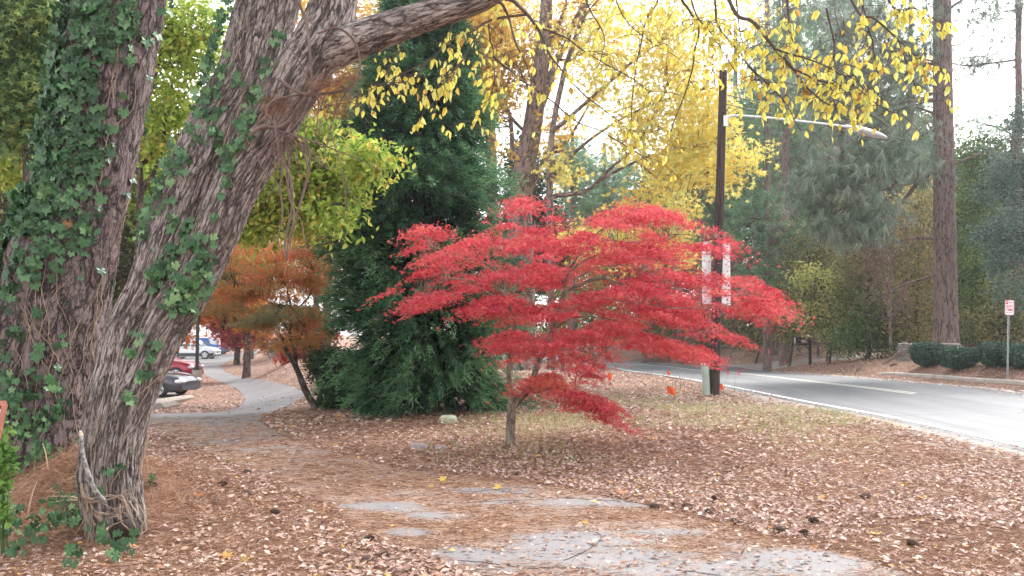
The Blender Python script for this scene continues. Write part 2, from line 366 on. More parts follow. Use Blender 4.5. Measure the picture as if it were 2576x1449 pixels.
def asphalt(name, cols, cover=False, crack=True, rough=.7):
    m, nt, b, o = newmat(name); g = N(nt, 'ShaderNodeNewGeometry'); p = g.outputs['Position']
    big = noisetex(nt, p, .5, 4, .6); fine = noisetex(nt, p, 160, 3, .7)
    c = ramp(nt, big, cols, [.3, .7]); sp = ramp(nt, fine, [(.75, .75, .75), (1.2, 1.2, 1.2)], [.35, .68]); c = mixc(nt, 1., c, sp, 'MULTIPLY')
    h = fine
    if crack:
        ad = N(nt, 'ShaderNodeVectorMath', operation='MULTIPLY_ADD'); nz = N(nt, 'ShaderNodeTexNoise'); nz.inputs['Scale'].default_value = 2.2; nz.inputs['Detail'].default_value = 6
        nt.links.new(p, nz.inputs['Vector']); nt.links.new(nz.outputs['Color'], ad.inputs[0]); ad.inputs[1].default_value = (.7, .7, 0); nt.links.new(p, ad.inputs[2])
        v = N(nt, 'ShaderNodeTexVoronoi', feature='DISTANCE_TO_EDGE'); v.inputs['Scale'].default_value = .72; nt.links.new(ad.outputs[0], v.inputs['Vector'])
        c = mixc(nt, ramp(nt, v.outputs[0], [(1, 1, 1), (0, 0, 0)], [.004, .014]), c, (.035, .03, .03))
    if cover:
        mp = N(nt, 'ShaderNodeMapping'); mp.inputs['Scale'].default_value = (.6, 1.6, 1); nt.links.new(p, mp.inputs[0])
        nf = noisetex(nt, mp.outputs[0], 48, 5, .75, 1.2); nd = ramp(nt, nf, [(.13, .08, .06), (.33, .22, .165), (.48, .36, .29)], [.3, .5, .75])
        at = N(nt, 'ShaderNodeAttribute', attribute_name='cover'); ad2 = N(nt, 'ShaderNodeMath', operation='ADD'); nt.links.new(at.outputs['Fac'], ad2.inputs[0]); nt.links.new(nf, ad2.inputs[1])
        ml = N(nt, 'ShaderNodeMapRange'); ml.inputs[1].default_value = .62; ml.inputs[2].default_value = 1.15; nt.links.new(ad2.outputs[0], ml.inputs[0])
        c = mixc(nt, ml.outputs[0], c, nd)
    if name.startswith('road'):
        mp5 = N(nt, 'ShaderNodeMapping'); mp5.inputs['Scale'].default_value = (1.3, .10, 1); mp5.inputs['Rotation'].default_value = (0, 0, .12); nt.links.new(p, mp5.inputs[0]); st_ = noisetex(nt, mp5.outputs[0], 1.6, 4, .6, .3)
        c = mixc(nt, 1., c, ramp(nt, st_, [(.72, .72, .74), (1.15, 1.15, 1.15)], [.35, .65]), 'MULTIPLY')
        vp = N(nt, 'ShaderNodeTexVoronoi', feature='DISTANCE_TO_EDGE'); vp.inputs['Scale'].default_value = .35; nt.links.new(p, vp.inputs['Vector']); c = mixc(nt, ramp(nt, vp.outputs[0], [(.6, .6, .6), (0, 0, 0)], [.004, .012]), c, (.05, .05, .055))
    nt.links.new(c, b.inputs['Base Color']); b.inputs['Roughness'].default_value = rough; b.inputs['Specular IOR Level'].default_value = .5
    bump(nt, b, h, .35, .004); return m
M['walk'] = asphalt('worn_path_asphalt', [(.165, .155, .16), (.235, .22, .225)], True, False)
M['road'] = asphalt('road_asphalt', [(.125, .13, .145), (.165, .17, .188)], False, False, .52)
M['lot'] = asphalt('lot_asphalt', [(.24, .22, .21), (.32, .29, .28)], False, False)
sheet('path', walk, .25, .004, M['walk'], 'cracked asphalt path under pine needles', cover)
sheet('parking_lot', lot, 1.5, .0, M['lot'], 'grey parking lot surface beyond the path')
sheet('road', road, .5, .006, M['road'], 'pale grey two lane road curving away')
# lines
def offset_line(a, off):
    d = np.gradient(a, axis=0); d /= np.linalg.norm(d, axis=1)[:, None]; return a+np.stack([d[:, 1], -d[:, 0]], -1)*off
def strip(a, off0, off1, n=90):
    c = catmull(a, n); A = offset_line(c, off0); B = offset_line(c, off1); return np.vstack([A, B[::-1]])
def lift(poly_a, poly_b, dz):
    n = len(poly_a); v = np.vstack([poly_a, poly_b]); v = np.column_stack([v, G(v[:, 0], v[:, 1])+dz])
    return v, np.array([[i, i+1, n+i+1, n+i] for i in range(n-1)])
def marking(name, a, off, w, mat, lab, dz=.012):
    c = catmull(a, 200); A = offset_line(c, off); B = offset_line(c, off+w); v, f = lift(A, B, dz)
    tag(link(name, mesh(name, v, [f], mat, smooth=True)), lab, None, None, 'structure')
def paint(name, c):
    m, nt, b, o = newmat(name); g = N(nt, 'ShaderNodeNewGeometry'); f = noisetex(nt, g.outputs['Position'], 30, 5, .7)
    nt.links.new(ramp(nt, f, [tuple(x*.6 for x in c), c], [.32, .45]), b.inputs['Base Color']); b.inputs['Roughness'].default_value = .6; return m
M['white_paint'] = paint('white_road_paint', (.82, .82, .80)); M['yellow_paint'] = paint('glare_washed_yellow_paint', (.74, .73, .66))  # yellow lines near white: washout from glare put into the colour
marking('road_edge_line', rn, .22, .13, M['white_paint'], 'white line along the near edge of the road')
fl = rf[1:]; marking('road_edge_line', np.vstack([Gp(2540, 983)[:2], rf[3:]]), -.34, .12, M['white_paint'], 'white line along the far edge of the road')
cl = np.array([Gp(*q)[:2] for q in [(2310, 992), (2180, 976), (2050, 961), (1930, 947), (1810, 936), (1700, 925), (1600, 917), (1500, 910), (1420, 905)]]); cl = extend(cl, [], 4, 12, .1)
marking('road_centre_line', cl, -.16, .10, M['yellow_paint'], 'farther of the two glare-washed lines down the middle of the road')
marking('road_centre_line', np.vstack([cl[0]+(cl[1]-cl[0])*.12, cl[1:]]), .08, .10, M['yellow_paint'], 'nearer of the two glare-washed lines down the middle of the road')
# gravel shoulder
M['gravel'] = plain('pale_gravel', (.34, .29, .27), .9, 0, .5, 60, .8)
gr = np.array([Gp(*q)[:2] for q in [(2700, 1255), (2576, 1190), (2450, 1150), (2300, 1110), (2150, 1068), (2000, 1030), (1880, 1000), (1800, 980)]])
k = rn[(rn[:, 1] > 8) & (rn[:, 1] < 27)]; k = np.vstack([[rn[np.argmax(rn[:, 1] > 8)-1]], k])
sheet('gravel_shoulder', np.vstack([gr, (offset_line(k, .02))[::-1]]), .3, .003, M['gravel'], 'strip of pale gravel beside the road')
# driveway beyond the road
dr = [Gp(*q)[:2] for q in [(1850, 924), (1990, 921), (2060, 912), (2140, 903), (2210, 893), (2200, 889), (2110, 897), (2020, 905), (1900, 914), (1780, 917)]]
M['drive'] = plain('driveway_gravel', (.30, .27, .25), .9, 0, .3, 6, .3)
sheet('driveway', dr, .6, .012, M['drive'], 'grey gravel driveway leaving the far side of the road')
# kerb
kb = np.array([Gp(*q)[:2] for q in [(2190, 943), (2260, 947), (2330, 952), (2400, 958), (2480, 964), (2576, 972), (2700, 984)]]); kb = catmull(kb, 60)
def kerb():
    pr = [(0, 0), (.02, .13), (.06, .155), (.20, .155), (.24, .13), (.25, -.1)]
    rows = []
    for i, (x, z) in enumerate(pr):
        a = offset_line(kb, -.05-x); zz = np.interp(np.arange(len(kb)), [0, 4, len(kb)], [.2, 1, 1]); g = G(*offset_line(kb, 0).T)
        rows.append(np.column_stack([a, g-.03+z*zz]))
    n = len(kb); v = np.vstack(rows); f = [[r*n+i, r*n+i+1, (r+1)*n+i+1, (r+1)*n+i] for r in range(len(pr)-1) for i in range(n-1)]
    return mesh('kerb', v, [np.array(f)], plain('weathered_concrete', (.44, .40, .37), .85, 0, .2, 5, .4))
tag(link('kerb', kerb()), 'weathered concrete kerb on the far side of the road', None, None, 'structure')
# ------------------------------------------------------------------ fallen leaves, needles, grass
M['litter'] = leafmat('fallen_leaves', [(.19, .105, .085), (.37, .23, .18), (.51, .35, .29), (.64, .49, .43), (.78, .67, .62), (.42, .17, .09), (.70, .44, .09)], .15, .6, [0, .22, .42, .62, .82, .93, 1], .3)
M['needles'] = leafmat('pine_needles', [(.14, .07, .045), (.36, .20, .125), (.58, .39, .27)], .1, .7)
def scat(n, y0, y1, pw):
    u = rng.random(n); Y = (y0**(1-pw)+(y1**(1-pw)-y0**(1-pw))*u)**(1/(1-pw)); X = (rng.random(n)-.5)*2*(Y*.66+.6); return X, Y
def not_paved(X, Y, m=.0):
    onr = (X > np.interp(Y, NEAR_Y, NEAR_X)-m) & (X < np.interp(Y, XFAR_Y, XFAR_X)+.3)
    return ~onr & ~inpoly(X, Y, lot)
X, Y = scat(300000, 4.3, 75, 1.45); onw = inpoly(X, Y, walk)
pat = noise2(X, Y, .55, 4, 3)
pr = np.where(onw, np.where(Y < 12.5, .05, .015), .30+1.3*sm(pat, .38, .6))
lz = sm(-X, .4, 1.6)*(1-sm(Y, 7.0, 9.5)); pr *= 1-.8*lz; pr *= 1-.55*sm(noise2(X, Y, .8, 3, 77), .5, .6)
gz_ = np.exp(-((Y-14.5-.3*X)/3.2)**2)*sm(X, -1.8, 1.0); pr *= 1-.55*gz_
k = not_paved(X, Y, .25) & (rng.random(len(X)) < pr); X, Y = X[k], Y[k]; n = len(X)
Z = G(X, Y)+.008+rng.random(n)**2*.035
U = rng.normal(size=(n, 3))*np.array([.42, .42, 0])+np.array([0, 0, 1]); D = rdir(n, .12); sz = rng.uniform(.018, .066, n)*np.clip(Y/9, 1, 1.7)
t = np.clip(rng.beta(1.8, 2.5, n)*.86, 0, .84); t = np.where(rng.random(n) < .03, rng.uniform(.93, 1, n), t)
mb = MB(); a = rng.random(n) < .6
leaves(mb, np.stack([X, Y, Z], -1)[a], D[a], U[a], sz[a], t_oval2(.62, .16, -.2), t[a])
leaves(mb, np.stack([X, Y, Z], -1)[~a], D[~a], U[~a], sz[~a]*.62, t_star((.7, .9, 1, .9, .7), valley=.36, cup=.18), t[~a])
tag(mb.build('fallen_leaves', M['litter']), 'dry fallen leaves scattered over the ground', None, None, 'stuff')
# needles: near ground, thick on the path in drifts
X, Y = scat(330000, 4.2, 16, 1.7); onw = inpoly(X, Y, walk)
ca, sa = math.cos(-.15), math.sin(-.15)
pr = np.where(onw, cover(X, Y)*.8, .62+.38*sm(-X, .3, 1.4)*(Y < 10))
k = (rng.random(len(X)) < pr) & not_paved(X, Y, .3); X, Y = X[k], Y[k]; n = len(X)
D = rdir(n, .10); D[:, 1] *= .55; D[:, 0] += .2
C = np.stack([X, Y, G(X, Y)+.007+rng.random(n)*.018], -1)
mb = MB(); strands(mb, C, D, rng.uniform(.09, .18, n), rng.uniform(.0025, .005, n)*np.clip(Y/6, 1, 2), rng.random(n))
tag(mb.build('pine_needles', M['needles']), 'rust coloured pine needles strewn over path and ground', None, None, 'stuff')
# grass
M['grass'] = leafmat('sparse_grass', [(.18, .28, .08), (.34, .42, .16), (.54, .52, .30), (.64, .57, .40)], .3, .6)
X, Y = scat(300000, 9, 40, 1.3); gp = noise2(X, Y, .5, 4, 21)
inside = (X > -2.5) & (X < np.interp(Y, NEAR_Y, NEAR_X)-.2) & (Y > 9.5) & (Y < 27)
zone = np.exp(-((Y-14.5-.3*X)/3.2)**2)
farv = (X > np.interp(Y, XFAR_Y, XFAR_X)+.3) & (Y > 30) & (Y < 40) & (X < 13.5)
k = (inside & (rng.random(len(X)) < zone*sm(gp, .36, .54)*.62*sm(X, -1.8, 1.2))) | (farv & (rng.random(len(X)) < .5)); X, Y = X[k], Y[k]; n = len(X)
D = rdir(n); D[:, 2] = np.abs(D[:, 2])+.6; mb = MB(); gn = noise2(X, Y, 1.5, 3, 5)
strands(mb, np.stack([X, Y, G(X, Y)], -1), D, rng.uniform(.05, .17, n), rng.uniform(.006, .013, n), np.clip(1.2-1.4*gn+rng.normal(0, .22, n), 0, 1), .02)
tag(mb.build('grass', M['grass']), 'sparse straw and green grass in front of the road', None, None, 'stuff')

m_ = 2600; Yr = rng.uniform(9, 40, m_); e_ = np.abs(rng.normal(0, .35, m_)); fs = rng.random(m_) < .85
Xr = np.where(fs, np.interp(Yr, XFAR_Y, XFAR_X)-.05-e_, np.interp(Yr, NEAR_Y, NEAR_X)+e_*.25); C = np.stack([Xr, Yr, G(np.minimum(Xr, np.interp(Yr, XFAR_Y, XFAR_X)), Yr)+.016], -1)
mb = MB(); leaves(mb, C, rdir(m_, .1), rng.normal(size=(m_, 3))*.25+np.array([0, 0, 1.]), rng.uniform(.04, .09, m_), t_oval2(.6, .15, -.15), np.clip(rng.beta(2, 2, m_), 0, .9))
tag(mb.build('road_edge_leaves', M['litter']), 'dry leaves blown along both edges of the road', None, None, 'stuff')
# ------------------------------------------------------------------ the two big trunks on the left
def trunk(path, Y=None, nseg=110, nl=420, amp=.016, su=9, sv=2.2, seed=0, plate=False, flare=None, squash=None):
    """path rows: px, py, width px, (Y). Ridged bark tube with real relief."""
    p = np.array([P(q[0], q[1], q[3] if len(q) > 3 else Y) for q in path]); r = np.array([q[2]/2/(FL/(q[3] if len(q) > 3 else Y)) for q in path])
    c = catmull(p, nl); rr = catmull(np.column_stack([r, r, r]), nl)[:, 0]
    V, F, B = tube(c, 1.0, nseg); V = V.reshape(nl, nseg, 3); dirs = V-c[:, None]
    a = np.arange(nseg)*2*PI/nseg; L = np.concatenate([[0], np.cumsum(np.linalg.norm(np.diff(c, axis=0), axis=1))])
    R0 = r.mean(); q = np.stack([np.broadcast_to(np.cos(a)*R0, (nl, nseg)), np.broadcast_to(np.sin(a)*R0, (nl, nseg)), np.broadcast_to(L[:, None], (nl, nseg))], -1)
    lump = fbm(q*np.array([2.2, 2.2, 1.1]), 3, seed)-.45
    w = fbm(q*np.array([su*.6, su*.6, sv]), 2, seed+5)-.4
    q2 = (q+w[..., None]*.12)*np.array([su, su, sv]); rid = 1-np.abs(2*fbm(q2, 3, seed+9)-.95)*2.2
    fine = fbm(q2*np.array([3.5, 3.5, 4]), 3, seed+3)-.45
    d = amp*(np.clip(rid, -1, 1)*.9+fine*1.1)+lump*R0*.28
    rad = rr[:, None]+d
    if flare is not None: rad = rad*(1+flare(a, L/L[-1]))
    V = c[:, None]+dirs*rad[..., None]
    return V.reshape(-1, 3), F, q.reshape(-1, 3), c, rr
M['pine_bark'] = barkmat('plated_pine_bark', [(.035, .026, .026), (.155, .118, .115), (.29, .23, .225)], 15, 6.5, .03, .9)
M['grey_bark'] = barkmat('shaggy_grey_bark', [(.06, .045, .042), (.27, .22, .205), (.52, .45, .42)], 34, 6.5, .02, 1.0, .055)
M['vine'] = plain('bare_vine_bark', (.30, .22, .16), .85, 0, .35, 18)
M['dark_vine'] = plain('dark_woody_vine_bark', (.15, .10, .085), .85, 0, .35, 18)
M['twig'] = plain('dark_twig_bark', (.075, .052, .042), .85, 0, .3, 12)
M['ivy'] = leafmat('ivy_leaf', [(.014, .042, .018), (.040, .110, .042), (.095, .22, .085), (.24, .40, .18), (.30, .14, .05)], .18, .42, [0, .4, .75, .97, 1], .45)
pine = thing('pine_tree', 'massive dark plated pine trunk wrapped in ivy at the left edge', 'tree', (MX+.35, MY, 0))
fl_ = lambda a, t: .42*np.exp(-t[:, None]/.075)*(1+.35*np.cos(3*a[None]+1))
V, F, B, cL, rL = trunk([(70, 1330, 285), (95, 1150, 275), (125, 850, 262), (175, 600, 235), (228, 400, 212), (275, 150, 208), (305, 0, 205), (345, -350, 185), (380, -900, 150)], 8.4, 150, 620, .02, 7.5, 3.0, 11, flare=fl_)
o = link('trunk', mesh('trunk', V-np.array(pine.location), [F], M['pine_bark'], smooth=True, bk=B), pine); bvhL = BVHTree.FromPolygons([Vector(v) for v in V], [tuple(f) for f in F.tolist()])
lean = thing('leaning_tree', 'forked leaning tree with shaggy grey bark and yellow drooping leaves', 'tree', Gp(290, 1345))
fl2 = lambda a, t: .16*np.exp(-t[:, None]/.035)*(1+.5*np.cos(4*a[None]+2))
VA, FA, BA, cA, rA = trunk([(292, 1372, 130, 6.42), (284, 1320, 116, 6.45), (270, 1200, 130, 6.5), (283, 1090, 142, 6.55), (305, 1000, 150, 6.6), (340, 850, 150, 6.7), (395, 724, 142, 6.75), (440, 600, 150, 6.8), (478, 500, 156, 6.85), (523, 400, 158, 6.9), (568, 300, 158, 7), (622, 200, 150, 7), (663, 50, 148, 7.1), (735, -250, 140, 7.2), (800, -700, 110, 7.3)], None, 120, 620, .017, 20, 4.5, 31, flare=fl2)
VB, FB, BB, cB, rB = trunk([(318, 1368, 84, 6.44), (314, 1300, 84, 6.45), (305, 1150, 92, 6.45), (346, 980, 98, 6.5), (400, 850, 102, 6.55), (475, 724, 106, 6.6), (539, 600, 108, 6.6), (579, 500, 110, 6.6), (633, 400, 112, 6.6), (690, 300, 118, 6.55), (746, 200, 126, 6.5), (795, 120, 124, 6.5), (838, 10, 112, 6.55), (846, -150, 95, 6.6), (835, -500, 70, 6.7)], None, 110, 620, .015, 20, 4.5, 57, flare=fl2)
limb_px = [(760, 180, 70, 6.5), (825, 132, 92, 6.48), (890, 104, 88, 6.45), (960, 78, 80, 6.4), (1060, 42, 70, 6.3), (1150, 18, 62, 6.2), (1235, -14, 52, 6.1), (1330, -80, 44, 6.0), (1500, -190, 34, 5.9), (1900, -300, 26, 5.7), (2350, -330, 18, 5.6)]
VC, FC, BC, cC, rC = trunk(limb_px, None, 70, 520, .011, 22, 3.0, 77)
L0 = np.array(lean.location)
link('trunk', mesh('trunk', VA-L0, [FA], M['grey_bark'], smooth=True, bk=BA), lean)
link('stem', mesh('stem', VB-L0, [FB], M['grey_bark'], smooth=True, bk=BB), lean)
link('limb', mesh('limb', VC-L0, [FC], M['grey_bark'], smooth=True, bk=BC), lean)
n1, n2 = len(VA), len(VA)+len(VB)
bvhT = BVHTree.FromPolygons([Vector(v) for v in np.vstack([VA, VB, VC])], [tuple(f) for f in np.vstack([FA, FB+n1, FC+n2]).tolist()])
CAM = Vector((0, 0, CAMZ))
def hit(b, px, py):
    d = Vector(ray(px, py)).normalized(); loc, nor, i, dist = b.ray_cast(CAM, d)
    if loc is None: return None, None
    if nor.dot(d) > 0: nor = -nor
    return np.array(loc), np.array(nor)
IVY = t_star((.66, .78, 1.0, .78, .66), (-122, -64, 0, 64, 122), .56, cup=-.07)
def ivy_leaves(mb, C, Nn, size, seedt=None, tone=0.):
    n = len(C); C = np.asarray(C); Nn = np.asarray(Nn); r = rng.normal(size=(n, 3))
    down = np.array([0, 0, -1.])+r*.36; U = Nn*1.0+r[:, ::-1]*.32+np.array([0, 0, .35])
    off = rng.uniform(.01, .09, n)[:, None]
    tt = np.clip(rng.beta(2, 2.4, n)*.97+tone, 0, .97); tt[rng.random(n) < .003] = 1
    leaves(mb, C+Nn*off-down/np.linalg.norm(down, axis=1)[:, None]*size[:, None]*.4, down, U, size*.62, IVY, tt)
# ivy on the pine: all round the stem, thick above, patchy below
ivy = thing('ivy_vine', 'dense dark green ivy covering the big pine trunk', 'ivy', (cL[0][0], cL[0][1], .1)); I0 = np.array(ivy.location)
mb = MB(); n = 11500; ii = rng.integers(40, 560, n); aa = rng.random(n)*2*PI
hz = cL[ii][:, 2]; dens = .10+.9*sm(hz, 1.75, 2.6)
toward = np.stack([np.cos(aa), np.sin(aa)], -1); side = toward@np.array([-1, -.25])
pn = fbm(np.stack([np.cos(aa)*1.6, np.sin(aa)*1.6, hz*1.3], -1), 3, 4)
left = np.clip(.5+side*.8, 0, 1)
kp = rng.random(n) < np.clip(dens*(.3+left*1.1), 0, 1)*sm(pn, .26+.10*(1-sm(hz, 1.6, 2.8)), .40)*np.where(toward[:, 1] > .3, .25, 1)
right = toward[:, 0] > .80; kp &= ~(right & (rng.random(n) < .9))
ii, aa, toward = ii[kp], aa[kp], toward[kp]
C = []; Nn = []
for i, t2 in zip(ii, toward):
    loc, nor, _, _ = bvhL.ray_cast(Vector(cL[i]+np.array([t2[0], t2[1], 0])*1.6), Vector((-t2[0], -t2[1], 0)))
    if loc is None: continue
    C.append(loc); Nn.append((t2[0], t2[1], .1))
C = np.array(C); Nn = np.array(Nn); ivy_leaves(mb, C, Nn, rng.uniform(.065, .16, len(C)))
mb.build('leaves', M['ivy'], ivy, origin=I0)
def surf_vines(b, starts, mb, rad=(.003, .0075), step=14, wander=5):
    for (px, py, ang, ln) in starts:
        pts = []; x, y = px, py; a = math.radians(ang); w = 0
        for k in range(int(ln/step)):
            loc, nor = hit(b, x, y)
            if loc is None: break
            pts.append(loc+nor*.008)
            w = w*.6+random.gauss(0, .16); x += math.cos(a+w)*step; y -= math.sin(a+w)*step; a += random.gauss(0, .05)
        if len(pts) > 3:
            q = catmull(pts, len(pts)*2); mb.tube(q, np.linspace(random.uniform(*rad), .0025, len(q)), 5, random.random(), False)
mb = MB()
st = [(x+random.uniform(-12, 12), random.uniform(820, 1130), 90+random.uniform(-22, 28), random.uniform(150, 420)) for x in range(10, 262, 11) for _ in range(1)]
st += [(x, y, a, l) for x, y, a, l in [(262, 330, 95, 330), (275, 420, 85, 300), (250, 470, 80, 380), (285, 250, 88, 250), (300, 600, 80, 200), (215, 640, 75, 160), (175, 860, 60, 180), (90, 1130, 92, 260), (100, 1110, 80, 300), (225, 600, 100, 260), (240, 520, 92, 320)]]
surf_vines(bvhL, st, mb); mb.build('vine_stems', M['vine'], ivy, origin=I0)
# ivy on the leaning tree, by clusters
ivy2 = thing('ivy_vine', 'thin ivy climbing in patches up the grey leaning trunk', 'ivy', lean.location); mb = MB()
cl = [(575, 20, 30, 12), (560, 70, 34, 16), (545, 130, 38, 24), (530, 185, 40, 28), (522, 240, 42, 26), (510, 300, 38, 20), (500, 350, 24, 8), (540, 345, 20, 8), (600, 215, 16, 6), (548, 100, 20, 8),
      (450, 395, 22, 12), (430, 430, 26, 16), (412, 480, 28, 18), (395, 520, 30, 12), (372, 560, 26, 12), (355, 600, 26, 12), (480, 410, 12, 3), (470, 450, 12, 3), (415, 640, 28, 12), (440, 560, 20, 8), (475, 580, 22, 10), (490, 620, 26, 16), (512, 660, 26, 20),
      (498, 700, 32, 26), (470, 735, 34, 28), (480, 780, 30, 20), (440, 690, 30, 24), (400, 720, 28, 14), (430, 770, 26, 16), (455, 640, 22, 10), (395, 690, 26, 10), (360, 860, 16, 6), (380, 900, 14, 5), (350, 960, 14, 6), (330, 1010, 16, 6), (400, 880, 12, 4), (340, 900, 14, 5), (375, 940, 12, 4), (290, 1190, 12, 3), (268, 1240, 12, 3), (300, 1180, 10, 3),
      (690, 120, 16, 6), (672, 175, 18, 8), (655, 230, 22, 12), (640, 265, 22, 12), (632, 300, 20, 10), (622, 330, 22, 12), (600, 372, 18, 10), (585, 400, 16, 8), (572, 430, 14, 8), (566, 470, 12, 6), (560, 510, 10, 5), (700, 90, 10, 3), (556, 380, 14, 4), (640, 350, 14, 5), (535, 620, 14, 6), (543, 560, 10, 4)]
C = []; Nn = []; S = []
for (x, y, r, k) in cl:
    for _ in range(int(k*.95)):
        xx, yy = x+random.gauss(0, r*.55), y+random.gauss(0, r*.6); l, nn = hit(bvhT, xx, yy)
        if l is None:
            l = P(x+(xx-x)*.4+4, y+(yy-y)*.6, 6.8); nn = np.array([-.5, -.8, .1])
        C.append(l); Nn.append(nn*.6+np.array([0, -.4, .2])); S.append(random.uniform(.05, .105))
ivy_leaves(mb, C, Nn, np.array(S), tone=.12); mb.build('leaves', M['ivy'], ivy2, origin=L0)
mb = MB(); surf_vines(bvhT, [(330, 1000, 50, 150), (300, 1130, 55, 160), (420, 800, 70, 200), (440, 760, 100, 120), (230, 1180, 75, 220), (480, 640, 60, 200), (380, 900, 60, 150), (345, 1030, 70, 200), (560, 380, 80, 250), (525, 330, 78, 330), (585, 420, 60, 260), (250, 1260, 85, 150), (275, 1240, 60, 120), (320, 880, 65, 240)], mb, (.003, .007)); mb.build('vine_stems', M['vine'], ivy2, origin=L0)
# ground ivy and debris round the bases
ivy3 = thing('ground_ivy', 'ivy trailing over pine needles at the foot of both trunks', 'ivy', Gp(130, 1330)); mb = MB(); C = []; S = []
for (x, y, r, k) in [(150, 1200, 40, 30), (200, 1220, 35, 34), (215, 1290, 34, 34), (180, 1330, 36, 24), (90, 1180, 30, 16), (120, 1060, 30, 26), (80, 1090, 30, 22), (160, 1050, 24, 14), (130, 1140, 30, 20), (110, 1350, 60, 14), (60, 1400, 50, 12), (250, 1380, 40, 8), (310, 1430, 30, 6), (40, 1040, 20, 16), (20, 1000, 30, 20), (30, 1330, 40, 14), (235, 1240, 20, 14), (150, 1290, 30, 18), (385, 1245, 18, 5), (300, 1400, 40, 6), (185, 1440, 30, 8), (35, 960, 20, 14), (150, 980, 18, 8), (90, 960, 14, 5)]:
    for _ in range(int(k*1.25)):
        xx, yy = x+random.gauss(0, r*.6), y+random.gauss(0, r*.5); g = Gp(xx, max(yy, 1120)); l, nn = hit(bvhL, xx, yy)
        q = g+np.array([0, 0, random.uniform(.02, .12)]) if l is None or yy > 1260 else l+np.array([0, -.1, 0])*random.random()*2
        C.append(q); S.append(random.uniform(.06, .10))
C = np.array(C); ivy_leaves(mb, C, np.tile(np.array([0, -.55, .8]), (len(C), 1)), np.array(S), tone=.1); mb.build('leaves', M['ivy'], ivy3, origin=np.array(ivy3.location))
# heap of needles and sticks around the trunks
mb = MB(); n = 11000; g0 = Gp(150, 1320)
ang = rng.random(n)*2*PI; rr_ = rng.uniform(.1, 1.0, n)
cx = np.array([-3.55, 7.3]); cc = np.stack([cx[0]+np.cos(ang)*rr_*1.35, cx[1]+np.sin(ang)*rr_*1.15], -1)
mound = lambda x, y: G(x, y)+.34*np.exp(-(((x+3.75)/.5)**2+((y-7.6)/.5)**2))+.05*np.exp(-(((x+3.1)/.5)**2+((y-6.75)/.45)**2))
C = np.column_stack([cc, mound(cc[:, 0], cc[:, 1])-.01+rng.random(n)*.05]); D = rdir(n, .55); D[:, 2] -= .12
strands(mb, C, D, rng.uniform(.12, .24, n), rng.uniform(.0025, .0045, n), rng.random(n)*.9)
gx = np.linspace(-5.2, -2.0, 60); gy = np.linspace(5.8, 9.0, 60); X, Y = np.meshgrid(gx, gy, indexing='ij'); Z = mound(X, Y)-.03+noise2(X, Y, 7, 3)*.05
e = np.minimum.reduce([sm(X, -5.2, -4.9), 1-sm(X, -2.3, -2.0), sm(Y, 5.8, 6.1), 1-sm(Y, 8.7, 9.0)]); Z = Z*e+(G(X, Y)-.06)*(1-e)
i, j = np.meshgrid(np.arange(59), np.arange(59), indexing='ij'); Fm = np.stack([i*60+j, (i+1)*60+j, (i+1)*60+j+1, i*60+j+1], -1).reshape(-1, 4)
mb.add(np.stack([X, Y, Z], -1).reshape(-1, 3), Fm, np.repeat(rng.random(59)*.3, 59))
for k in range(14):
    x, y = random.gauss(-3.75, .4), random.gauss(7.1, .35); z = float(mound(x, y)); d = np.array([random.gauss(0, .25), random.gauss(0, .12), random.uniform(.05, .3)])
    mb.tube(catmull([np.array([x, y, z]), np.array([x, y, z])+d*.5+np.array([0, 0, .04]), np.array([x, y, z])+d], 7), np.linspace(.008, .003, 7), 5, .9, False)
tag(mb.build('needle_heap', M['needles']), 'heap of rusty needles and twigs between the two trunks', None, None, 'stuff')
# exposed root tangle at the foot of the leaning tree, with a dark body for the cavity shade
mb = MB()
for (a, b, c) in [((205, 1235), (235, 1290), (255, 1330)), ((215, 1240), (290, 1262), (340, 1300)), ((230, 1262), (300, 1255), (345, 1222)), ((240, 1290), (262, 1335), (240, 1370)), ((300, 1262), (330, 1300), (342, 1345)), ((215, 1220), (214, 1290), (205, 1345)), ((250, 1300), (290, 1290), (320, 1258)), ((268, 1345), (285, 1318), (300, 1300)), ((225, 1250), (225, 1320), (228, 1380)), ((350, 1250), (358, 1300), (356, 1340))]:
    for r_ in range(2):
        q = np.array([P(p_[0]+random.gauss(0, 12), p_[1]+random.gauss(0, 10), 6.15+random.uniform(-.07, .05)) for p_ in (a, b, c)]); c_ = catmull(q, 14); c_ += np.array([fbm(c_*14, 2, r_+s_)-.4 for s_ in (1, 2, 3)]).T*.03; mb.tube(c_, np.linspace(random.uniform(.004, .010), .0025, 14), 6, .5, True)
mb.build('roots', M['vine'], lean, origin=L0)
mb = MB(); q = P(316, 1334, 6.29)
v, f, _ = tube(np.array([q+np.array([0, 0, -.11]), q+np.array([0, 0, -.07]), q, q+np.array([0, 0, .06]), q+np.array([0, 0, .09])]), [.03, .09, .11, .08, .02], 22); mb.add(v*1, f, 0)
hol = mb.build('hollow_shade', plain('cavity_shade', (.03, .02, .017), .95, 0, .4, 20), lean, smooth=True, origin=L0)  # solid dark body: the shade of the cavity is put into its colour
